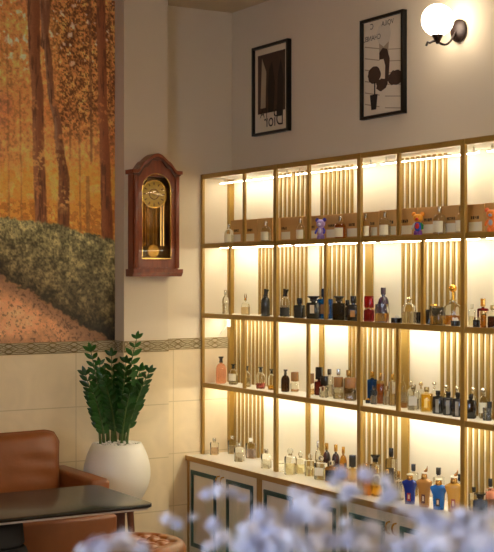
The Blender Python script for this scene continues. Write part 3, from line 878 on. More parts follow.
def build_bear(t, w, h, it):
    c = it['k']['cols']  # head, ears, belly, torso, arm L, arm R, legs
    r = w / 2; s = h
    g = [gloss(x, .3) for x in c]
    MB().sphere((0, 0, s * .70), (r * .78, r * .62, s * .17), 20, 14, .85, .9).build('head', g[0], t)
    for sg in (-1, 1):
        MB().sphere((sg * r * .68, 0, s * .85), (r * .36, r * .2, s * .092), 14, 10).build('ear', g[1], t)
        MB().sphere((sg * r * .34, -r * .02, s * .10), (r * .33, r * .36, s * .125), 14, 10, .8, .8).build('leg', g[6], t)
        a = MB().tube([(sg * r * .45, 0, s * .50), (sg * r * .75, -r * .1, s * .40), (sg * r * .80, -r * .3, s * .32)], [r * .18, r * .2, r * .17], 10)
        a.sphere((sg * r * .80, -r * .34, s * .30), r * .2, 10, 8).build('arm', g[4 if sg < 0 else 5], t)
    MB().sphere((0, 0, s * .36), (r * .56, r * .46, s * .20), 18, 12, .8, .9).build('torso', g[3], t)
    MB().sphere((0, -r * .36, s * .38), (r * .34, r * .18, s * .12), 14, 10).build('belly_patch', g[2], t)
    MB().sphere((0, -r * .56, s * .655), (r * .30, r * .2, s * .06), 14, 10).build('muzzle', g[2], t)
    m = MB()
    for sg in (-1, 1): m.sphere((sg * r * .3, -r * .58, s * .74), r * .06, 8, 6)
    m.sphere((0, -r * .75, s * .67), r * .07, 8, 6).build('eyes', gloss((20, 18, 22)), t)

K = (24, 20, 20); GREY = (176, 172, 162); CREAM = (232, 222, 190); GOLD = (214, 170, 84)
# ---- top shelf
ap = dict(style='apoth', cap=('m', (190, 186, 176)), tagc=CREAM, liquid=(244, 236, 206))
def A(px, yt, yb, w, label, **k):
    d = dict(ap); d.update(k); B(3, px, yt, yb, w, d.pop('style'), d.pop('body', ('g', CLR)), d.pop('cap'), label, **d)
A(229, 224, 243, 9, 'clear apothecary perfume bottle at the far left of the top shelf', Y=-.160)
A(266, 221, 241, 10, 'clear perfume bottle with cream label standing before the tallest-looking left kraft box', Y=-.160)
A(300.5, 218.5, 239, 8.5, 'pale yellow perfume bottle left of the purple toy bear', liquid=(240, 216, 120), Y=-.160)
A(340.3, 216, 238, 11, 'orange perfume bottle with cream label right of the purple toy bear', liquid=(220, 130, 30), fill=.86, body=('g', (250, 226, 190)), Y=-.160)
A(366, 213.5, 236, 9, 'pale yellow bottle half behind the second thick gold post on the top shelf', liquid=(236, 204, 110), Y=-.158)
A(385, 212, 236, 11, 'clear perfume bottle alone in the middle bay of the top shelf', Y=-.160)
A(439.5, 206.5, 232, 12.5, 'large clear bottle with cream label right of the rainbow toy bear', Y=-.160)
A(461, 206, 231, 11, 'clear bottle mostly hidden behind the third thick gold post on the top shelf', Y=-.158)
bear = dict(cat='toy', name='toy_bear', fn=build_bear, style=None, body=None, cap=None)
def bearB(px, yt, w, label, cols):
    B(3, px, yt, 235, w, None, None, None, label, fn=build_bear, cat='toy', name='toy_bear', cols=cols, Y=-.166)
PU = (178, 150, 200)
bearB(320.8, 216.5, 11.5, 'small purple and lilac toy bear with blue ears on the top shelf', [PU, (48, 44, 160), (222, 208, 226), PU, (60, 60, 180), (60, 60, 180), (146, 116, 186)])
bearB(418, 210.5, 12.5, 'small rainbow toy bear with orange head and red body on the top shelf', [(238, 160, 40), (240, 150, 40), (214, 40, 40), (40, 70, 170), (190, 190, 180), (40, 140, 70), (120, 50, 140)])
bearB(491.5, 206.0, 13, 'small orange toy bear at the right edge of the top shelf', [(240, 132, 40), (240, 110, 60), (170, 176, 190), (240, 130, 50), (238, 124, 44), (238, 124, 44), (236, 120, 50)])

# ---- second shelf
B(2, 225.5, 290, 314, 6.5, 'tall', ('g', CLR), ('m', (214, 208, 190)), 'pale frosted bottle beside the left post on the second shelf', liquid=(236, 230, 214), Y=-.10)
B(2, 245.5, 293.5, 315, 8.5, 'fin', ('g', CLR), ('m', (170, 120, 50)), 'small clear bottle with twin gold points on the second shelf', liquid=(240, 226, 180), Y=-.11, tagc=(216, 186, 130), lz=(.1, .6))
B(2, 265.5, 289, 316, 9, 'slant', ('o', (44, 44, 42)), ('o', (26, 24, 24)), 'tall charcoal cylindrical bottle left of the first thick gold post on the second shelf', Y=-.13)
B(2, 285, 289, 315, 9.5, 'slant', ('g', CLR), ('o', K), 'clear bottle with tilted black cap and dark label right of the first thick post', Y=-.13, tagc=(44, 46, 48), lz=(.05, .5), la=1.5, liquid=(230, 226, 216))
B(2, 299.6, 298, 318, 10, 'squat', ('o', (40, 42, 40)), ('o', K), 'squat black bottle with narrow black cap on the second shelf', Y=-.15)
B(2, 313.5, 296, 318.5, 13, 'wide', ('o', (44, 42, 34)), ('o', K), 'square black bottle with flared cap and small cream label on the second shelf', Y=-.155, tagc=(224, 206, 176), lz=(.35, .85), la=.32)
B(2, 325, 288.5, 318, 14, 'squat', ('t', (16, 86, 168)), ('o', (30, 40, 60)), 'bright blue perfume bottle behind the thin upright on the second shelf', Y=-.08, tagc=(120, 84, 50))
B(2, 339, 296, 319.5, 12, 'wide', ('t', (58, 46, 26)), ('o', (46, 38, 26)), 'dark smoked glass bottle with flared cap right of the blue bottle', Y=-.16)
B(2, 347.5, 300, 318, 7, 'squat', ('o', (34, 28, 26)), ('o', K), 'narrow black bottle tucked between the smoked bottle and the gold labelled one', Y=-.10)
B(2, 353.5, 296, 320, 11, 'squat', ('o', K), ('o', K), 'black bottle with gold label left of the second thick gold post', Y=-.155, tagc=(190, 140, 70), lz=(.25, .65), la=.36)
B(2, 369, 296, 320, 9, 'big', ('t', (128, 10, 18)), ('t', (190, 40, 40)), 'deep red bottle right of the second thick gold post', Y=-.14)
B(2, 383.3, 287.5, 318, 11, 'tall', ('o', (52, 34, 58)), ('o', (56, 44, 60)), 'dark purple bottle standing behind a cut glass tumbler', Y=-.065)
B(2, 382, 304, 322, 13, None, None, None, 'cut glass flask of amber liquid in front of the purple bottle', fn=build_tumbler, liquid=(244, 190, 90), Y=-.160)
B(2, 396.5, 314.5, 321, 10.5, None, None, None, 'small round black dish of white beads beside the amber flask', fn=build_tray, cat='dish', name='bead_dish', Y=-.165)
B(2, 409, 297, 322, 14, 'facet', ('g', CLR), ('m', (232, 220, 180)), 'clear faceted cut glass bottle in the middle of the second shelf', Y=-.155, liquid=(232, 224, 190))
B(2, 418.5, 312, 320, 5, None, ('o', K), ('o', K), 'tiny black jar beside the clear faceted bottle', fn=build_jar, cat='jar', name='black_jar', Y=-.10)
B(2, 434, 304, 320, 15, 'cube', ('o', (22, 20, 18)), ('m', (226, 184, 96)), 'wide black bottle with thin gold cap behind an amber tumbler', Y=-.075)
B(2, 437.5, 306, 324, 14, None, None, None, 'cut glass tumbler flask of pale amber left of the round stoppered decanter', fn=build_tumbler, liquid=(244, 196, 100), Y=-.168)
B(2, 453, 284.5, 324, 18, 'decant', ('g', CLR), ('m', (230, 176, 70)), 'large glass decanter with round gold stopper on the second shelf', Y=-.115, liquid=(226, 160, 60), fill=.45)
B(2, 455.5, 317, 325, 9, None, None, None, 'small black dish of white beads in front of the decanter', fn=build_tray, cat='dish', name='bead_dish', Y=-.168)
B(2, 472, 304, 322, 6, 'square', ('g', CLR), ('g', CLR), 'small clear bottle just right of the third thick gold post on the second shelf', Y=-.10, liquid=(240, 230, 200))
B(2, 476.5, 317, 326, 7, None, ('o', K), ('g', CLR), 'tiny black jar with clear lid near the right edge of the second shelf', fn=build_jar, cat='jar', name='black_jar', Y=-.165)
B(2, 483, 298.5, 322, 11, 'plate', ('t', (132, 24, 26)), ('m', (222, 172, 84)), 'flat red bordered bottle with cream centre and gold cap at right', Y=-.085, tagc=(226, 200, 160), lz=(.15, .85), la=.5)
B(2, 484.3, 311, 326, 7.5, None, ('t', (196, 130, 40)), ('m', (226, 206, 150)), 'small amber jar in front of the flat red bordered bottle', fn=build_jar, cat='jar', name='amber_jar', Y=-.165)
B(2, 493.5, 305, 326, 11, 'cube', ('g', CLR), ('m', (240, 214, 150)), 'clear bottle of dark liquid with gold cap at the right edge of the second shelf', Y=-.15, liquid=(70, 30, 22), fill=.7)

# ---- third shelf
B(1, 221, 356.5, 383.5, 9.5, 'mush', ('t', (240, 176, 138)), ('o', K), 'peach coloured tall bottle with black cap, furthest left on the third shelf', )
B(1, 233.3, 364, 384.5, 8.5, 'mush', ('g', CLR), ('o', K), 'clear bottle with black cap left of the thin upright on the third shelf', liquid=(226, 216, 180), tagc=(222, 214, 192))
B(1, 247, 366, 387, 7, 'mush', ('g', CLR), ('o', K), 'clear bottle half hidden behind the thin upright on the third shelf', liquid=(232, 224, 190))
B(1, 260.7, 367, 388.8, 8.7, 'mush', ('g', CLR), ('o', K), 'clear bottle with pink liquid and black cap on the third shelf', liquid=(220, 110, 104), fill=.35)
B(1, 271.5, 369, 390, 7, 'mush', ('g', CLR), ('o', K), 'clear bottle with a little amber liquid beside the first thick gold post', liquid=(226, 168, 60), fill=.3)
B(1, 285.4, 369.5, 391.8, 8, 'mush', ('t', (64, 40, 20)), ('o', K), 'dark brown bottle with black cap right of the first thick gold post', )
wc = ('w', (150, 104, 50))
B(1, 294.8, 372, 392, 7.6, 'big', ('g', CLR), wc, 'small clear bottle with wooden cap beside the dark brown bottle', liquid=(226, 170, 110), fill=.3)
B(1, 310.5, 373.5, 395, 7, 'big', ('g', CLR), wc, 'clear bottle with wooden cap right of the thin upright', liquid=(236, 200, 140))
B(1, 319.3, 367, 390.5, 8.5, 'blackcap', ('t', (128, 40, 28)), ('o', K), 'dark red bottle with black cap standing at the back of the third shelf')
B(1, 324.4, 376, 396.8, 9, 'blackcap', ('g', CLR), ('o', K), 'short clear bottle with large black cap in front of the dark red one', liquid=(240, 236, 220))
B(1, 329.5, 369, 390, 7, 'cube', ('g', CLR), ('m', (120, 116, 100)), 'clear back row bottle with dark grey cap on the third shelf', liquid=(236, 230, 210))
B(1, 338.6, 369, 390.5, 7.5, 'cube', ('g', CLR), ('m', (200, 200, 196)), 'clear back row bottle with silver cap on the third shelf', liquid=(236, 230, 210))
B(1, 338.6, 377, 396.8, 9.5, 'big', ('g', CLR), wc, 'clear bottle with wooden cap in front of the silver capped one', liquid=(236, 214, 170))
B(1, 348.5, 370, 391.5, 8, 'cube', ('g', CLR), ('m', GOLD), 'clear back row bottle with gold cap near the second thick gold post', liquid=(150, 100, 50))
B(1, 350.5, 377.5, 398.5, 11.5, 'big', ('g', CLR), ('w', (156, 108, 54)), 'widest clear bottle with wooden cap left of the second thick gold post', liquid=(226, 196, 140))
B(1, 372.3, 371.5, 395.5, 8.5, 'square', ('t', (20, 76, 150)), ('m', GOLD), 'bright blue bottle with gold cap on the third shelf', )
B(1, 374, 385.5, 403.8, 6, 'square', ('g', CLR), ('g', CLR), 'small clear bottle in front of the bright blue one', liquid=(236, 230, 214))
B(1, 380.3, 373, 401, 7, 'square', ('g', CLR), ('m', GOLD), 'slim bottle of orange liquid with gold cap on the third shelf', liquid=(222, 120, 30), fill=.85)
B(1, 386.8, 386, 403.8, 7, 'square', ('g', CLR), ('g', CLR), 'small clear bottle right of the slim orange one', liquid=(232, 228, 214))
B(1, 392.5, 374, 402, 6.5, 'square', ('g', CLR), ('m', GOLD), 'slim pale bottle with gold cap left of the thin upright', liquid=(230, 200, 130), fill=.5)
B(1, 368, 398.5, 402.5, 5, None, ('g', CLR), ('m', GOLD), 'tiny clear jar at the foot of the second thick gold post', fn=build_jar, cat='jar', name='glass_jar')
B(1, 403, 374, 398, 6.5, 'facet', ('g', CLR), ('g', CLR), 'clear bottle with large crystal stopper behind the thin upright', liquid=(238, 232, 214))
B(1, 404, 400.5, 407.5, 6, None, ('t', (226, 170, 90)), ('g', CLR), 'tiny pale amber jar right of the thin upright', fn=build_jar, cat='jar', name='amber_jar')
B(1, 410.8, 380.5, 402, 7, 'orb', ('g', CLR), ('m', (214, 208, 190)), 'back row clear bottle with round silver stopper in the bay with the yellow bottle', liquid=(236, 232, 220))
B(1, 413.5, 384.5, 409.8, 10.5, 'square', ('g', CLR), ('m', (190, 184, 168)), 'clear square bottle with silver label left of the yellow one', liquid=(228, 224, 216), tagc=(206, 202, 192))
B(1, 421, 382, 403, 7, 'orb', ('g', CLR), ('m', (226, 208, 160)), 'back row clear bottle with round pale gold stopper behind the yellow bottle', liquid=(238, 230, 204))
B(1, 426.7, 387, 411.8, 10.8, 'square', ('g', (255, 244, 200)), ('m', (196, 180, 130)), 'square bottle of yellow liquid on the third shelf', liquid=(240, 190, 40), fill=.92, tagc=(236, 206, 120), la=.25)
B(1, 434.3, 381.5, 404, 6.5, 'orb', ('g', CLR), ('m', (226, 220, 200)), 'back row bottle with round stopper between the yellow and first silver black bottles', liquid=(236, 230, 214))
sbl = (150, 146, 138)
B(1, 438, 390.5, 413.4, 9.6, 'square', ('o', (28, 26, 28)), ('o', K), 'leftmost of the three silver labelled black bottles', tagc=sbl, lz=(.06, .84), la=.30)
B(1, 446.3, 384.5, 407, 7, 'orb', ('g', CLR), ('m', (226, 220, 200)), 'back row bottle with round stopper behind the middle silver labelled black bottle', liquid=(236, 230, 214))
B(1, 448.3, 391.5, 415, 9.8, 'square', ('o', (28, 26, 28)), ('o', K), 'middle of the three silver labelled black bottles', tagc=sbl, lz=(.06, .84), la=.30)
B(1, 457.2, 386, 408.5, 7, 'orb', ('g', CLR), ('m', (226, 220, 200)), 'back row bottle with round stopper left of the third thick gold post', liquid=(236, 230, 214))
B(1, 457.8, 392.5, 416.7, 9.8, 'square', ('o', (28, 26, 28)), ('o', K), 'rightmost of the three silver labelled black bottles', tagc=sbl, lz=(.06, .84), la=.30)
B(1, 471, 394, 418.5, 9.5, 'square', ('o', (28, 26, 28)), ('o', K), 'plain black bottle emerging from behind the third thick gold post')
B(1, 473.2, 387, 410.5, 7, 'orb', ('g', CLR), ('m', (226, 220, 200)), 'back row bottle with round stopper right of the third thick gold post', liquid=(236, 230, 214))
B(1, 483.3, 387.5, 413.5, 8.5, 'orb', ('g', CLR), ('m', (230, 226, 210)), 'frosted cream bottle with round stopper near the right edge of the third shelf', liquid=(240, 236, 220), tagc=(236, 232, 216))
B(1, 487.5, 407.5, 418.8, 9, None, ('g', (236, 238, 236)), ('g', CLR), 'round clear glass jar near the right edge of the third shelf', fn=build_jar, cat='jar', name='glass_jar')
B(1, 489.8, 401.5, 415, 5, None, ('o', (60, 66, 78)), ('o', (50, 56, 66)), 'small dark blue grey jar behind the round clear jar', fn=build_jar, cat='jar', name='blue_jar')
B(1, 497, 394, 419, 9, 'square', ('g', CLR), ('m', (226, 220, 200)), 'clear bottle cut by the right edge on the third shelf', liquid=(230, 180, 90), fill=.4)

# ---- countertop
sp = dict(style='square', body=('g', CLR))
def C4(px, yt, yb, w, label, style='square', body=('g', CLR), cap=('g', (240, 240, 236)), **k):
    B(0, px, yt, yb, w, style, body, cap, label, **k)
C4(214.3, 438, 455, 7.5, 'clear bottle with pinkish liquid furthest left on the countertop', cap=('m', (210, 206, 196)), liquid=(232, 206, 186), Y=None)
C4(232.3, 435.5, 450.3, 8, 'clear bottle at the back left of the countertop', cap=('m', (226, 222, 212)), liquid=(232, 222, 206))
C4(239.3, 442.8, 461.5, 9, 'clear bottle at the front left of the countertop', cap=('m', (200, 200, 196)), liquid=(236, 232, 224))
C4(250.8, 438, 457, 9, 'clear bottle with lilac tint and white cap against the slats on the countertop', cap=('o', (236, 232, 224)), liquid=(222, 206, 212))
C4(266.2, 449, 468.5, 9.2, 'clear bottle left of the first thick gold post on the countertop', cap=('m', (206, 202, 190)), liquid=(236, 230, 214))
C4(282, 461, 471.5, 7, 'small frosted glass jar just right of the first thick gold post', None, fn=build_jar, cat='jar', name='glass_jar', cap=('g', CLR))
C4(290.3, 448, 474, 10.3, 'first of the glowing clear bottles right of the post, clear round stopper', 'ball', liquid=(250, 240, 200))
C4(300.5, 451.5, 474.5, 9.6, 'second clear round stoppered bottle in the bright glass cluster', 'ball', liquid=(250, 238, 196))
C4(310.2, 453.5, 476, 9.6, 'third clear round stoppered bottle in the bright glass cluster', 'ball', liquid=(250, 238, 196))
C4(321, 455.5, 479.5, 12, 'largest clear bottle of the bright cluster, dark mark on its label', 'ball', liquid=(246, 236, 200), tagc=(240, 234, 214))
C4(318, 441, 467, 5.6, 'slim clear bottle with silver top behind the bright glass cluster', 'tall', cap=('m', (226, 226, 222)), liquid=(232, 226, 210))
C4(326.7, 443, 468, 7.4, 'left one of two dark maroon bottles with gold caps', 'tall', body=('o', (48, 18, 18)), cap=('m', (224, 176, 84)))
C4(335.8, 444.5, 469.5, 7.6, 'right one of two dark maroon bottles with gold caps', 'tall', body=('o', (48, 18, 18)), cap=('m', (224, 176, 84)))
C4(343.3, 446.7, 471, 6.8, 'golden amber bottle right of the two maroon ones', 'tall', body=('t', (222, 158, 50)), cap=('m', (238, 190, 90)))
C4(331.7, 461, 482, 10.5, 'small square bottle with black and gold body in front of the maroon pair', 'cube', body=('m', (206, 160, 84)), cap=('g', CLR), tagc=(30, 24, 22), lz=(.1, .8), la=.7)
C4(345.2, 463, 475, 5, 'tiny black and gold bottle in front of the amber one', 'cube', body=('m', (206, 160, 84)), cap=('o', K))
C4(352.6, 455, 474, 8, 'amber bottle with large black cap left of the second thick gold post', 'blackcap', body=('t', (228, 190, 110)), cap=('o', (40, 38, 36)))
C4(366.8, 463.5, 495, 8, 'amber bottle with gold cap just right of the second thick gold post', 'square', body=('t', (214, 140, 50)), cap=('m', GOLD))
C4(376.3, 466.5, 496, 11, 'clear bottle of yellow liquid with gold cap rising above the flowers', 'apoth', cap=('m', (226, 196, 120)), liquid=(236, 180, 50), fill=.5, tagc=None)
C4(375.5, 454.5, 478, 10, 'black capped clear bottle at the back against the slats', 'wide', body=('g', CLR), cap=('o', K), liquid=(216, 206, 180))
C4(391.2, 448, 476, 9.8, 'tall square clear bottle with black cap and dark label against the slats', 'square', cap=('o', K), liquid=(226, 222, 206), tagc=(70, 60, 50))
C4(387.5, 469, 490, 7, 'small bottle with pale gold cap left of the frosted one', 'square', cap=('m', (236, 206, 140)), liquid=(150, 170, 206))
C4(398.8, 471, 500, 9.8, 'frosted white bottle with gold cap left of the navy flask', 'apoth', body=('g', (244, 240, 230)), cap=('m', (228, 190, 110)), liquid=(240, 234, 222), fill=.9)
C4(413.5, 464, 488, 8.5, 'black capped bottle behind the navy flask', 'cube', cap=('o', (46, 44, 40)), liquid=(224, 190, 130))
C4(438.5, 467.5, 492, 9, 'black capped clear bottle behind the light blue flask', 'cube', cap=('o', (46, 44, 40)), liquid=(226, 196, 140))
C4(460, 474, 496, 8, 'black capped bottle mostly hidden behind the third thick gold post', 'cube', cap=('o', (40, 38, 34)), liquid=(226, 196, 140))
def T(px, yt, yb, w, label, bodyc, crest, curl=False):
    B(0, px, yt, yb, w, None, ('o', bodyc), None, label, fn=build_torso, tagc=crest, curl=curl)
T(410, 471, 504, 15, 'navy blue broad shouldered flask with red crest', (18, 44, 136), (170, 34, 48))
T(424.3, 469, 507, 15, 'tan broad shouldered flask with a gold curl on its cap', (186, 132, 66), (92, 44, 34), True)
T(438.7, 476, 509.5, 16, 'bright light blue broad shouldered flask', (30, 110, 196), (60, 58, 66))
T(454, 473, 512, 17, 'golden yellow broad shouldered flask with a gold curl on its cap', (206, 154, 66), (150, 60, 44), True)
C4(473.8, 487, 509, 8, 'black capped clear bottle just right of the third thick gold post on the countertop', 'cube', cap=('o', (40, 38, 34)), liquid=(230, 216, 180))
C4(480.3, 493, 515, 13, 'blue grey bottle with black sloping top near the right edge', 'wide', body=('t', (96, 110, 140)), cap=('o', K))
C4(491, 484, 512, 10, 'salmon pink bottle with white cap at the right edge of the countertop', 'apoth', body=('o', (226, 140, 112)), cap=('o', (240, 234, 224)))
C4(490.5, 478.5, 500, 8, 'black capped bottle behind the salmon pink one', 'cube', cap=('o', (46, 44, 40)), liquid=(226, 206, 160))

# place: keep apart inside each bay by sliding along the sight line, then build
for it in items:
    lo, hi = (-.262, -.055) if it['row'] == 0 else (-.172, -.052)
    it['Y'] = max(lo, min(hi, it['Y'])); it['lo'], it['hi'] = lo, hi
def place(it):
    X, S = on_y(it['px'], it['Y']); it['X'], it['S'] = X, S; it['wm'] = it['w'] / S * (1.1 if it['style'] in ('square', 'ball', 'cube', 'squat') else 1.04)
for rep in range(60):
    for it in items: place(it)
    for i, a in enumerate(items):
        for b in items[i + 1:]:
            if a['row'] != b['row'] or abs(a['px'] - b['px']) > 22: continue
            need = (a['wm'] + b['wm']) / 2 * .98 + .002
            d = math.hypot(a['X'] - b['X'], a['Y'] - b['Y'])
            if d < need:
                f, g = (a, b) if a['Y'] < b['Y'] else (b, a)
                f['Y'] = max(f['lo'], f['Y'] - .003); g['Y'] = min(g['hi'], g['Y'] + .003)
mats_used = set()
for it in items:
    place(it)
    z = ZTOP[it['row']] + .0006
    h = EYE - (it['yt'] - 275) / it['S'] - z
    h = max(.012, h)
    # front edge clearance for row posts
    kk = {}
    t = thing(it['name'], it['label'], it['cat'], (it['X'], it['Y'], z), R(rnd.uniform(26, 44)), GROUPS[it['row']] if it['cat'] == 'perfume bottle' else None)
    (it['fn'] or build_bottle)(t, it['wm'], h, it)

# ------------------------------------------------------------------ potted plant on a dark pedestal
def potted_plant():
    u = (117 - 247) / F; X = .31; tt = (CX - X) / -(VD[0] + RD[0] * u); Y = CY + tt * (VD[1] + RD[1] * u); S = F / tt
    zt = EYE - (443 - 275) / S; r = 33.5 / S; zb = zt - .335
    st = thing('plant_stand', 'slim dark wooden pedestal hidden behind the brown armchair under the white pot', 'plant stand', (X, Y, 0))
    MB().loft([(.13, 0), (.13, .02), (.125, .024)], 32).build('base', M_clockdark, st)
    MB().box(-.032, .032, -.032, .032, .024, zb - .022).build('column', M_clockdark, st)
    MB().loft([(.10, 0), (.10, .018)], 32, c=(0, 0, zb - .0215)).build('top_plate', M_clockdark, st)
    t = thing('potted_plant', 'glossy green plant with feathery upright stems in a large white egg-shaped pot', 'potted plant', (X, Y, zb))
    h = zt - zb
    prof = [(r * .50, 0), (r * .56, .004)]
    for k in range(1, 15):
        q = k / 14
        prof.append((r * (.56 + .44 * math.sin(PI * .5 * min(1, q / .52)) ** .9 if q < .52 else 1 - .27 * ((q - .52) / .48) ** 2.0), h * q))
    prof += [(prof[-1][0] - .010, h + .002), (prof[-1][0] - .018, h - .004), (prof[-1][0] - .014, h - .03), (.01, h - .03)]
    MB().loft(prof, 48).build('pot', M_pot, t, smooth=60)
    rin = prof[-3][0] - .004
    MB().loft([(rin, 0), (rin, .008)], 32, c=(0, 0, h - .0285)).build('soil', M_soil, t)
    m = MB(); q = random.Random(4)
    for k in range(150):
        a = q.uniform(0, 2 * PI); rr = rin * math.sqrt(q.random()) * .97; s_ = q.uniform(.006, .011)
        m.sphere((rr * math.cos(a), rr * math.sin(a), h - .010 + q.uniform(0, .020) * (1.3 - rr / rin)), (s_ * q.uniform(.8, 1.3), s_, s_ * .7), 7, 5, rz=q.uniform(0, 3))
    pb = m.build('pebbles', M_pebble, t); pb['kind'] = 'stuff'
    # stems: (tip px, tip y, base px, depth lean)
    stems = [(90.5, 352, 103, .02), (84.5, 376, 101, .05), (98, 366, 107, .08), (104, 374, 108, -.05), (112, 356, 113, -.02), (117, 372, 112, .07),
             (136.5, 339, 121, .0), (127, 362, 120, -.06), (148.5, 373, 127, .02), (139, 372, 124, .06), (108, 384, 116, -.09), (131, 392, 122, -.08), (94, 392, 105, -.03)]
    for si, (tx, ty, bx_, lean) in enumerate(stems):
        q = random.Random(20 + si)
        def Wp(px, lz, dv): dx = (px - 117) / S; return Vector((RD[0] * dx - VD[0] * dv * -1, RD[1] * dx + VD[1] * dv, lz))
        tipz = EYE - (ty - 275) / S - zb
        b0 = Wp(bx_, h - .028, q.uniform(-.03, .03)); b3 = Wp(tx, tipz, lean)
        c1 = b0 + Vector((0, 0, (tipz - h) * .45)); 
        pts = []
        for k in range(15):
            s = k / 14; p_ = b0 * (1 - s) ** 2 + c1 * 2 * s * (1 - s) + b3 * s * s; pts.append(p_)
        rad = [.0085 * (1 - .75 * k / 14) for k in range(15)]
        so = MB().tube(pts, rad, 8).build('stem', M_stem, t)
        lm = MB(); npair = 11
        view = Vector((-VD[0], -VD[1], 0))
        side0 = Vector((RD[0], RD[1], 0)); tw = q.uniform(-.7, .7)
        side0 = (side0 * math.cos(tw) + view * math.sin(tw))
        for k in range(npair):
            s = .30 + .70 * k / (npair - 1)
            f = s * 14; i0 = min(13, int(f)); p0 = pts[i0].lerp(pts[i0 + 1], f - i0)
            tg = (pts[i0 + 1] - pts[i0]).normalized()
            ln = .078 * (1 - .35 * abs(s - .6) / .4) * q.uniform(.85, 1.1)
            for sg in ((-1, 1) if k < npair - 1 else (-1, 0, 1)):
                d = (tg * .84 + side0 * sg * q.uniform(.7, 1.0) + view * q.uniform(-.22, .3)).normalized()
                wv = d.cross(view + side0 * sg * .3).normalized(); nn = d.cross(wv).normalized()
                hwid = ln * .21
                vs = []; row = [(0, 0), (.15, .45), (.35, .92), (.55, 1), (.78, .68), (.93, .28), (1, 0)]
                for (tt_, ww) in row:
                    c = p0 + d * ln * tt_ - nn * (tt_ ** 2) * ln * .12
                    vs += [c - wv * hwid * ww + nn * hwid * .28 * ww, c, c + wv * hwid * ww + nn * hwid * .28 * ww]
                nv = len(vs); vs += [v - nn * .0012 for v in vs]
                fs = []
                for j in range(len(row) - 1):
                    for c_ in (0, 1):
                        a0 = j * 3 + c_
                        fs.append((a0, a0 + 1, a0 + 4, a0 + 3)); fs.append((nv + a0, nv + a0 + 3, nv + a0 + 4, nv + a0 + 1))
                    fs.append((j * 3, j * 3 + 3, nv + j * 3 + 3, nv + j * 3)); fs.append((j * 3 + 2, nv + j * 3 + 2, nv + j * 3 + 5, j * 3 + 5))
                lm.add(vs, fs)
        lm.build('leaves', M_leaf if si % 3 else M_leaf2, so, smooth=70)
potted_plant()

# ------------------------------------------------------------------ brown leather armchair
def soft(mb_box, name, m, parent, bev, loc=None):
    return mb_box.build(name, m, parent, loc=loc, bevel=bev, seg=4, smooth=60)
def armchair():
    yo = -1.072; yi = yo - .105; yl = -1.98
    t = thing('leather_armchair', 'brown leather armchair with plump back cushion against the mural wall', 'armchair', (.38, (yo + yl) / 2, 0))
    ox, oy = .38, (yo + yl) / 2
    def X(v): return v - ox
    def Yl(v): return v - oy
    for a, b in ((yi, yo), (yl, yl + .105)):
        soft(MB().box(X(.05), X(.625), Yl(a), Yl(b), .10, .598), 'armrest', M_leather, t, .022)
    soft(MB().box(X(.03), X(.16), Yl(yl + .107), Yl(yi - .002), .10, .76), 'backrest', M_leather, t, .03)
    soft(MB().box(X(.162), X(.665), Yl(yl + .004), Yl(yo - .004), .10, .0999 + .0), 'x', M_leather, t, 0) if False else None
    soft(MB().box(X(.165), X(.62), Yl(yl + .107), Yl(yi - .002), .10, .30), 'seat_base', M_leather, t, .012)
    soft(MB().box(X(.628), X(.70), Yl(yl), Yl(yo + .004), .16, .43), 'front_rail', M_leather, t, .018)
    soft(MB().box(X(.17), X(.624), Yl(yl + .110), Yl(yi - .004), .302, .455), 'seat_cushion', M_leather, t, .035)
    # plump back cushion
    cy = (yi - .004 + yl + .11) / 2; hwid = ((yi - .004) - (yl + .11)) / 2
    cu = MB()
    n = 28; mz = 20; vs = []
    hh = .180; cz = .635
    for side in (1, -1):
        for j in range(mz + 1):
            for i in range(n + 1):
                a = -1 + 2 * i / n; b = -1 + 2 * j / mz
                bulge = ((1 - a ** 4) * (1 - b ** 4)) ** .45
                wr = .006 * math.sin(a * 9 + b * 4) * (abs(a) ** 2) + .004 * math.sin(b * 13 + a * 3) * abs(a)
                pin = 1 - .035 * (1 - abs(b)) * (abs(a) > .9) 
                yy = a * (hwid - .006) * (1 - .03 * (1 - b * b)) * (1 - .10 * max(0, abs(b) - .72) ** 1.0 / .28 * abs(a) ** 3); zz = cz - .010 * max(0, b) * max(0, abs(a) - .8) / .2 + b * hh * (1 - .035 * (1 - a * a) + .0) - .006 * a ** 8 * max(0, b)
                xx = .245 + side * (.006 + .068 * bulge + wr * (1 if bulge > .05 else 0)) - .05 * (zz - cz)
                vs.append((X(xx), Yl(cy + yy), zz))
    m1 = (n + 1) * (mz + 1); fs = []
    for s_ in (0, 1):
        for j in range(mz):
            for i in range(n):
                a0 = s_ * m1 + j * (n + 1) + i; f = (a0, a0 + 1, a0 + n + 2, a0 + n + 1)
                fs.append(f if s_ == 0 else f[::-1])
    ring = [i for i in range(n + 1)] + [j * (n + 1) + n for j in range(1, mz + 1)] + [mz * (n + 1) + i for i in range(n - 1, -1, -1)] + [j * (n + 1) for j in range(mz - 1, 0, -1)]
    for k in range(len(ring)):
        a0, b0 = ring[k], ring[(k + 1) % len(ring)]; fs.append((a0, m1 + a0, m1 + b0, b0))
    cu.add(vs, fs); c = cu.build('back_cushion', M_leather, t, smooth=80)
    pip = [Vector(vs[i]).lerp(Vector(vs[m1 + i]), .5) for i in ring] ; pip.append(pip[0])
    MB().tube(pip, .006, 6, caps=False).build('piping', M_leather, c)
    for xx in (.12, .62):
        for yy in (yl + .06, yo - .06):
            MB().loft([(.014, 0), (.022, .10)], 14, c=(X(xx), Yl(yy), 0)).build('leg', M_legwood, t)
armchair()

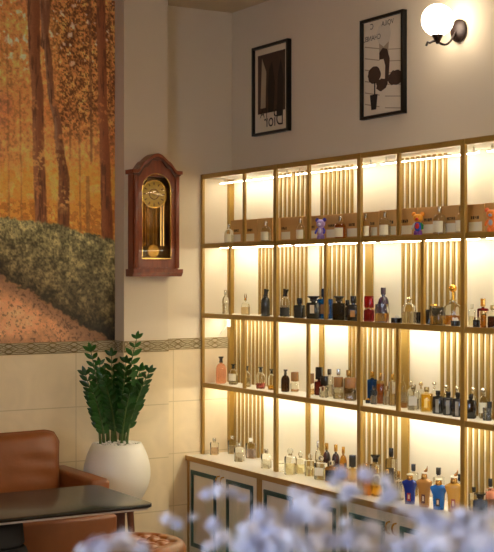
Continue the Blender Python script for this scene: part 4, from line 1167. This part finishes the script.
# ------------------------------------------------------------------ black topped table
def table():
    X0, X1, Y1, Y0 = .765, 1.395, -1.212, -2.42; z = .60
    cx, cy = (X0 + X1) / 2, (Y0 + Y1) / 2
    t = thing('coffee_table', 'black topped low table with tapered wooden legs in front of the brown armchair', 'table', (cx, cy, 0))
    a, b = (X1 - X0) / 2, (Y1 - Y0) / 2
    def rr(a, b, r, n=8):
        pts = []
        for sx, sy, st in ((1, 1, 0), (-1, 1, 90), (-1, -1, 180), (1, -1, 270)):
            for k in range(n + 1):
                q = R(st + 90 * k / n); pts.append((sx * (a - r) + r * math.cos(q), sy * (b - r) + r * math.sin(q)))
        return pts
    MB().prism(rr(a, b, .05), z - .016, z, 'z').build('table_top', mat('table_black', rgb(17, 15, 14), .26, var=.15, scale=6, coat=.1), t, bevel=.003)
    MB().prism(rr(a - .012, b - .012, .045), z - .026, z - .0162, 'z').build('white_underlay', mat('table_white_edge', rgb(190, 180, 168), .5), t)
    for sx, y0, y1 in ((1, b - .085, b - .058), (1, -b + .085, -b + .058), (-1, -1.665 - cy, -1.655 - cy), (-1, -2.31 - cy, -2.32 - cy)):
        MB().tube([(sx * (a - .085), y0, z - .03), (sx * (a - .058), y1, .0)], [.016, .010], 14).build('leg', M_legwood, t)
table()

# black tapered pouf at lower left
def pouf():
    X, Y = 1.13, -1.96
    t = thing('black_pouf', 'black tapered stool tucked under the table at the lower left', 'stool', (X, Y, 0))
    MB().loft([(.345, .0), (.35, .02), (.21, .44), (.20, .45)], 40, 3).build('body', M_blackmatte, t)
    MB().loft([(.188, .4505), (.203, .465), (.196, .54), (.185, .558), (.02, .562)], 40, 3).build('seat_pad', M_blackmatte, t)
pouf()

# ------------------------------------------------------------------ tufted round ottoman
def ottoman():
    X, Y = 1.555, -1.40; r = .226; h = .48
    t = thing('tufted_ottoman', 'round tan leather ottoman with deep buttoned top beside the cabinets', 'ottoman', (X, Y, 0))
    sp = .082; btn = []
    for i in range(-4, 5):
        for j in range(-4, 5):
            bx_, by_ = (i + .5 * (j % 2)) * sp, j * sp * .866
            if math.hypot(bx_, by_) < r - .035: btn.append((bx_, by_))
    def zz(x, y):
        ds = sorted(math.hypot(x - p[0], y - p[1]) for p in btn)[:3]
        q = .024 * math.exp(-(ds[0] / .016) ** 2)
        # crease where two buttons are near-equal in distance is the pillow ridge; lines between neighbours are folds
        fold = 1e9
        for p in btn:
            if abs(p[0] - x) > sp or abs(p[1] - y) > sp: continue
            for g in btn:
                if g <= p: continue
                L = math.hypot(g[0] - p[0], g[1] - p[1])
                if L < sp * 1.1:
                    tt_ = max(0, min(1, ((x - p[0]) * (g[0] - p[0]) + (y - p[1]) * (g[1] - p[1])) / L / L))
                    fold = min(fold, math.hypot(x - p[0] - tt_ * (g[0] - p[0]), y - p[1] - tt_ * (g[1] - p[1])))
        return -q - .011 * math.exp(-(fold / .007))
    vs = []; fs = []; NA, NR = 96, 34
    rim = .03
    for j in range(NR + 1):
        q = r * j / NR
        for i in range(NA):
            a = 2 * PI * i / NA; x, y = q * math.cos(a), q * math.sin(a)
            edge = max(0, (q - (r - rim)) / rim)
            z = h + zz(x, y) * (1 - edge) - rim * (1 - math.sqrt(max(0, 1 - edge ** 2))) + .008 * (1 - (q / r) ** 2)
            vs.append((x, y, z))
    for j in range(NR):
        for i in range(NA):
            k = (i + 1) % NA; fs.append((j * NA + i, j * NA + k, (j + 1) * NA + k, (j + 1) * NA + i))
    base = NR * NA; o = len(vs)
    for z in (.42, .30, .12, .06):
        for i in range(NA):
            a = 2 * PI * i / NA; q = r * (1 - .012 * (abs(math.cos(a * 9)) < .12)) * (1 if z > .08 else .97)
            vs.append((q * math.cos(a), q * math.sin(a), z))
    for j in range(4):
        s0 = base if j == 0 else o + (j - 1) * NA; s1 = o + j * NA
        for i in range(NA):
            k = (i + 1) % NA; fs.append((s0 + i, s0 + k, s1 + k, s1 + i))
    fs.append(tuple(o + 3 * NA + i for i in range(NA)))
    mb = MB(); mb.add(vs, fs); mb.build('upholstery', M_leather2, t, smooth=80)
    for p_ in btn:
        MB().sphere((p_[0], p_[1], h - .020), (.0075, .0075, .004), 10, 6).build('button', M_leather2, t)
    for k in range(4):
        a = PI / 4 + k * PI / 2; MB().loft([(.012, 0), (.018, .0585)], 12, c=(.15 * math.cos(a), .15 * math.sin(a), 0)).build('foot', M_legwood, t)
ottoman()

# ------------------------------------------------------------------ flowers near the camera
VL = at_depth(325, 275, 1.36)
ped = thing('pedestal_table', 'small round high table carrying the flower vase near the camera', 'table', (VL[0], VL[1], 0))
MB().loft([(.16, 0), (.16, .02), (.03, .03), (.022, .06), (.022, .86), (.03, .875), (.20, .88), (.20, .90)], 36).build('stand', M_black, ped)
vs_ = thing('flower_vase', 'clear glass vase holding the white flowers near the camera', 'vase', (VL[0], VL[1], .9005))
MB().loft([(.045, 0), (.05, .01), (.045, .12), (.055, .22), (.050, .22), (.041, .12), (.044, .015), (.01, .014)], 32).build('vase_body', M_steel, vs_)
def blossom_mesh(seed, m, rad=.02):
    q = random.Random(seed); mb = MB()
    for k in range(40):
        d = Vector((q.gauss(0, 1), q.gauss(0, 1), q.gauss(.3, 1))).normalized(); c = d * rad * q.uniform(.55, 1)
        t1 = d.orthogonal().normalized(); t2 = d.cross(t1); a0 = q.uniform(0, 1)
        pr = rad * .44
        for p_ in range(5):
            a = a0 + 2 * PI * p_ / 5
            o = t1 * math.cos(a) + t2 * math.sin(a); s = d.cross(o)
            v = [c, c + o * pr * .5 + s * pr * .34 + d * pr * .12, c + o * pr + d * pr * .28, c + o * pr * .5 - s * pr * .34 + d * pr * .12]
            v2 = [x - d * pr * .06 for x in v]
            mb.add(v + v2, [(0, 1, 2, 3), (7, 6, 5, 4), (0, 4, 5, 1), (1, 5, 6, 2), (2, 6, 7, 3), (3, 7, 4, 0)])
        mb.tube([Vector((0, 0, -rad * .3)), c * .95], rad * .035, 4)
    me = mb.build('blossom', m, None, smooth=60)
    d_ = me.data; bpy.data.objects.remove(me); return d_
BM = [blossom_mesh(s, M_petal if s % 2 else M_petal2) for s in range(1, 5)]
FL = [
 ('white flower spray at the bottom left, in front of the tufted ottoman', [(100, 547, 12, 1.20), (124, 543, 14, 1.22), (142, 549, 9, 1.25), (84, 551, 8, 1.2)]),
 ('small faint flower spray before the floor beside the ottoman', [(168, 518, 7, 1.32), (178, 524, 6, 1.34), (194, 517, 5, 1.36)]),
 ('flat white flower spray crossing the first cabinet doors', [(205, 494, 6, 1.34), (219, 491, 9, 1.34), (233, 493, 7, 1.36), (245, 498, 5, 1.38)]),
 ('greenish white flower spray low before the first cabinet', [(214, 524, 9, 1.28), (222, 538, 11, 1.24), (208, 548, 7, 1.26)]),
 ('dense white flower spray before the gap between first and second cabinets', [(262, 518, 14, 1.18), (250, 532, 13, 1.16), (272, 534, 15, 1.14), (258, 549, 15, 1.12), (240, 547, 10, 1.2)]),
 ('large round white flower spray at the second cabinet', [(305, 505, 15, 1.20), (318, 517, 14, 1.18), (296, 517, 13, 1.2), (326, 503, 8, 1.26), (294, 492, 6, 1.3)]),
 ('white flower spray at the bottom centre', [(292, 541, 14, 1.1), (312, 547, 15, 1.1), (330, 541, 11, 1.15), (278, 551, 12, 1.1)]),
 ('upper flower spray brushing the counter edge in the middle', [(340, 474, 8, 1.34), (333, 482, 6, 1.36), (350, 490, 9, 1.32), (344, 499, 6, 1.34)]),
 ('round flower head in front of the second thick gold post', [(365, 475, 9, 1.30), (357, 491, 7, 1.32)]),
 ('flower pair left of the navy flask', [(385, 481, 8, 1.30), (391, 495, 10, 1.28), (381, 503, 6, 1.32)]),
 ('white flower spray low before the third cabinet door', [(352, 538, 13, 1.2), (372, 528, 11, 1.22), (363, 547, 12, 1.18), (346, 522, 7, 1.3)]),
 ('white flower spray at the gold handles', [(392, 540, 10, 1.2), (404, 549, 12, 1.16), (384, 549, 9, 1.2)]),
 ('long white flower spray below the light blue flask', [(416, 513, 10, 1.22), (430, 519, 12, 1.2), (444, 526, 13, 1.18), (402, 508, 7, 1.26)]),
 ('dense white flower spray at the bottom right', [(424, 537, 14, 1.14), (444, 545, 15, 1.1), (462, 538, 14, 1.12), (432, 551, 12, 1.1)]),
 ('white flower spray at the right edge below the salmon bottle', [(468, 519, 12, 1.18), (482, 527, 13, 1.16), (493, 517, 9, 1.18), (458, 512, 8, 1.22)]),
 ('white flower spray filling the bottom right corner', [(480, 545, 14, 1.1), (494, 539, 13, 1.1), (470, 553, 12, 1.1), (494, 553, 12, 1.08)]),
]
for fi, (lab, heads) in enumerate(FL):
    q = random.Random(100 + fi); a = 2 * PI * fi / len(FL)
    base = Vector((VL[0] + .022 * math.cos(a), VL[1] + .022 * math.sin(a), .925))
    t = thing('flower_spray', lab, 'flower', base, group='white flower sprays close to the camera')
    P = [Vector(at_depth(x, y, d)) - base for (x, y, r_, d) in heads]
    cen = sum(P, Vector()) / len(P)
    node = cen + Vector((0, 0, -.07)); node = node * .92
    rimp = Vector((node.x * .18, node.y * .18, .19))
    rl = math.hypot(rimp.x + base.x - VL[0], rimp.y + base.y - VL[1])
    if rl > .036:
        rimp.x = (rimp.x + base.x - VL[0]) * .036 / rl - base.x + VL[0]; rimp.y = (rimp.y + base.y - VL[1]) * .036 / rl - base.y + VL[1]
    mid = rimp.lerp(node, .5) + Vector((0, 0, .015))
    MB().tube([Vector((0, 0, 0)), rimp * .5, rimp, mid, node], [.0016, .0018, .0017, .0015, .0012], 6).build('stem', M_fstem, t)
    for (x, y, r_, d), p_ in zip(heads, P):
        MB().tube([node, node.lerp(p_, .55) + Vector((q.uniform(-.006, .006), q.uniform(-.006, .006), 0)), p_], [.0011, .0009, .0008], 5).build('twig', M_fstem, t)
        o = bpy.data.objects.new('blossom', BM[q.randrange(4)]); col.objects.link(o); o.parent = t; o.location = p_
        s = r_ * d / F / .02 * 1.0; o.scale = (s, s, s * .85); o.rotation_euler = (q.uniform(-.3, .3), q.uniform(-.3, .3), q.uniform(0, 6))

# ------------------------------------------------------------------ lights
M_cl = mat('ceiling_lamp', (1, .95, .85), .5, var=0, emis=(1, .81, .56), es=34)
for i, (x, y, lab) in enumerate(((3.9, -2.6, 'round flush ceiling light over the middle of the shop'), (6.9, -2.2, 'round flush ceiling light above the viewer near the shelf wall'))):
    t = thing('ceiling_light', lab, 'ceiling light', (x, y, H), group='flush ceiling lights')
    MB().loft([(.24, -.03), (.25, -.028), (.25, -.001)], 36).build('housing', M_white, t)
    MB().loft([(.225, -.036), (.23, -.0305)], 36).build('diffuser', M_cl, t)
al = bpy.data.lights.new('daylight', 'AREA'); al.shape = 'RECTANGLE'; al.size = WX1 - WX0; al.size_y = WZ1 - WZ0; al.energy = 55; al.color = (.66, .78, 1)
ao = bpy.data.objects.new('daylight', al); col.objects.link(ao); ao.location = ((WX0 + WX1) / 2, YF - .3, (WZ0 + WZ1) / 2); ao.rotation_euler = (R(90), 0, 0)
# area light emits along local -Z; rotate so it shines toward +Y
wd = bpy.data.worlds.new('world'); scn.world = wd; wd.use_nodes = True
wd.node_tree.nodes['Background'].inputs['Color'].default_value = (.5, .6, .8, 1); wd.node_tree.nodes['Background'].inputs['Strength'].default_value = .6

# ------------------------------------------------------------------ camera
cam = bpy.data.cameras.new('camera'); co_ = bpy.data.objects.new('camera', cam); col.objects.link(co_)
co_.location = (CX, CY, EYE); co_.rotation_euler = (R(90), 0, math.atan2(-VD[0], VD[1]))
cam.sensor_fit = 'HORIZONTAL'; cam.sensor_width = 36; cam.lens = F / 494 * 36
cam.shift_y = -1 / 494
cam.dof.use_dof = True; cam.dof.focus_distance = 6.3; cam.dof.aperture_fstop = 8.0
scn.camera = co_
scn.view_settings.view_transform = 'Standard'; scn.view_settings.look = 'None'; scn.view_settings.gamma = 1; scn.view_settings.exposure = .7
scn.cycles.use_denoising = True
scn.cycles.max_bounces = 12; scn.cycles.transmission_bounces = 12
scn.cycles.sample_clamp_indirect = 6
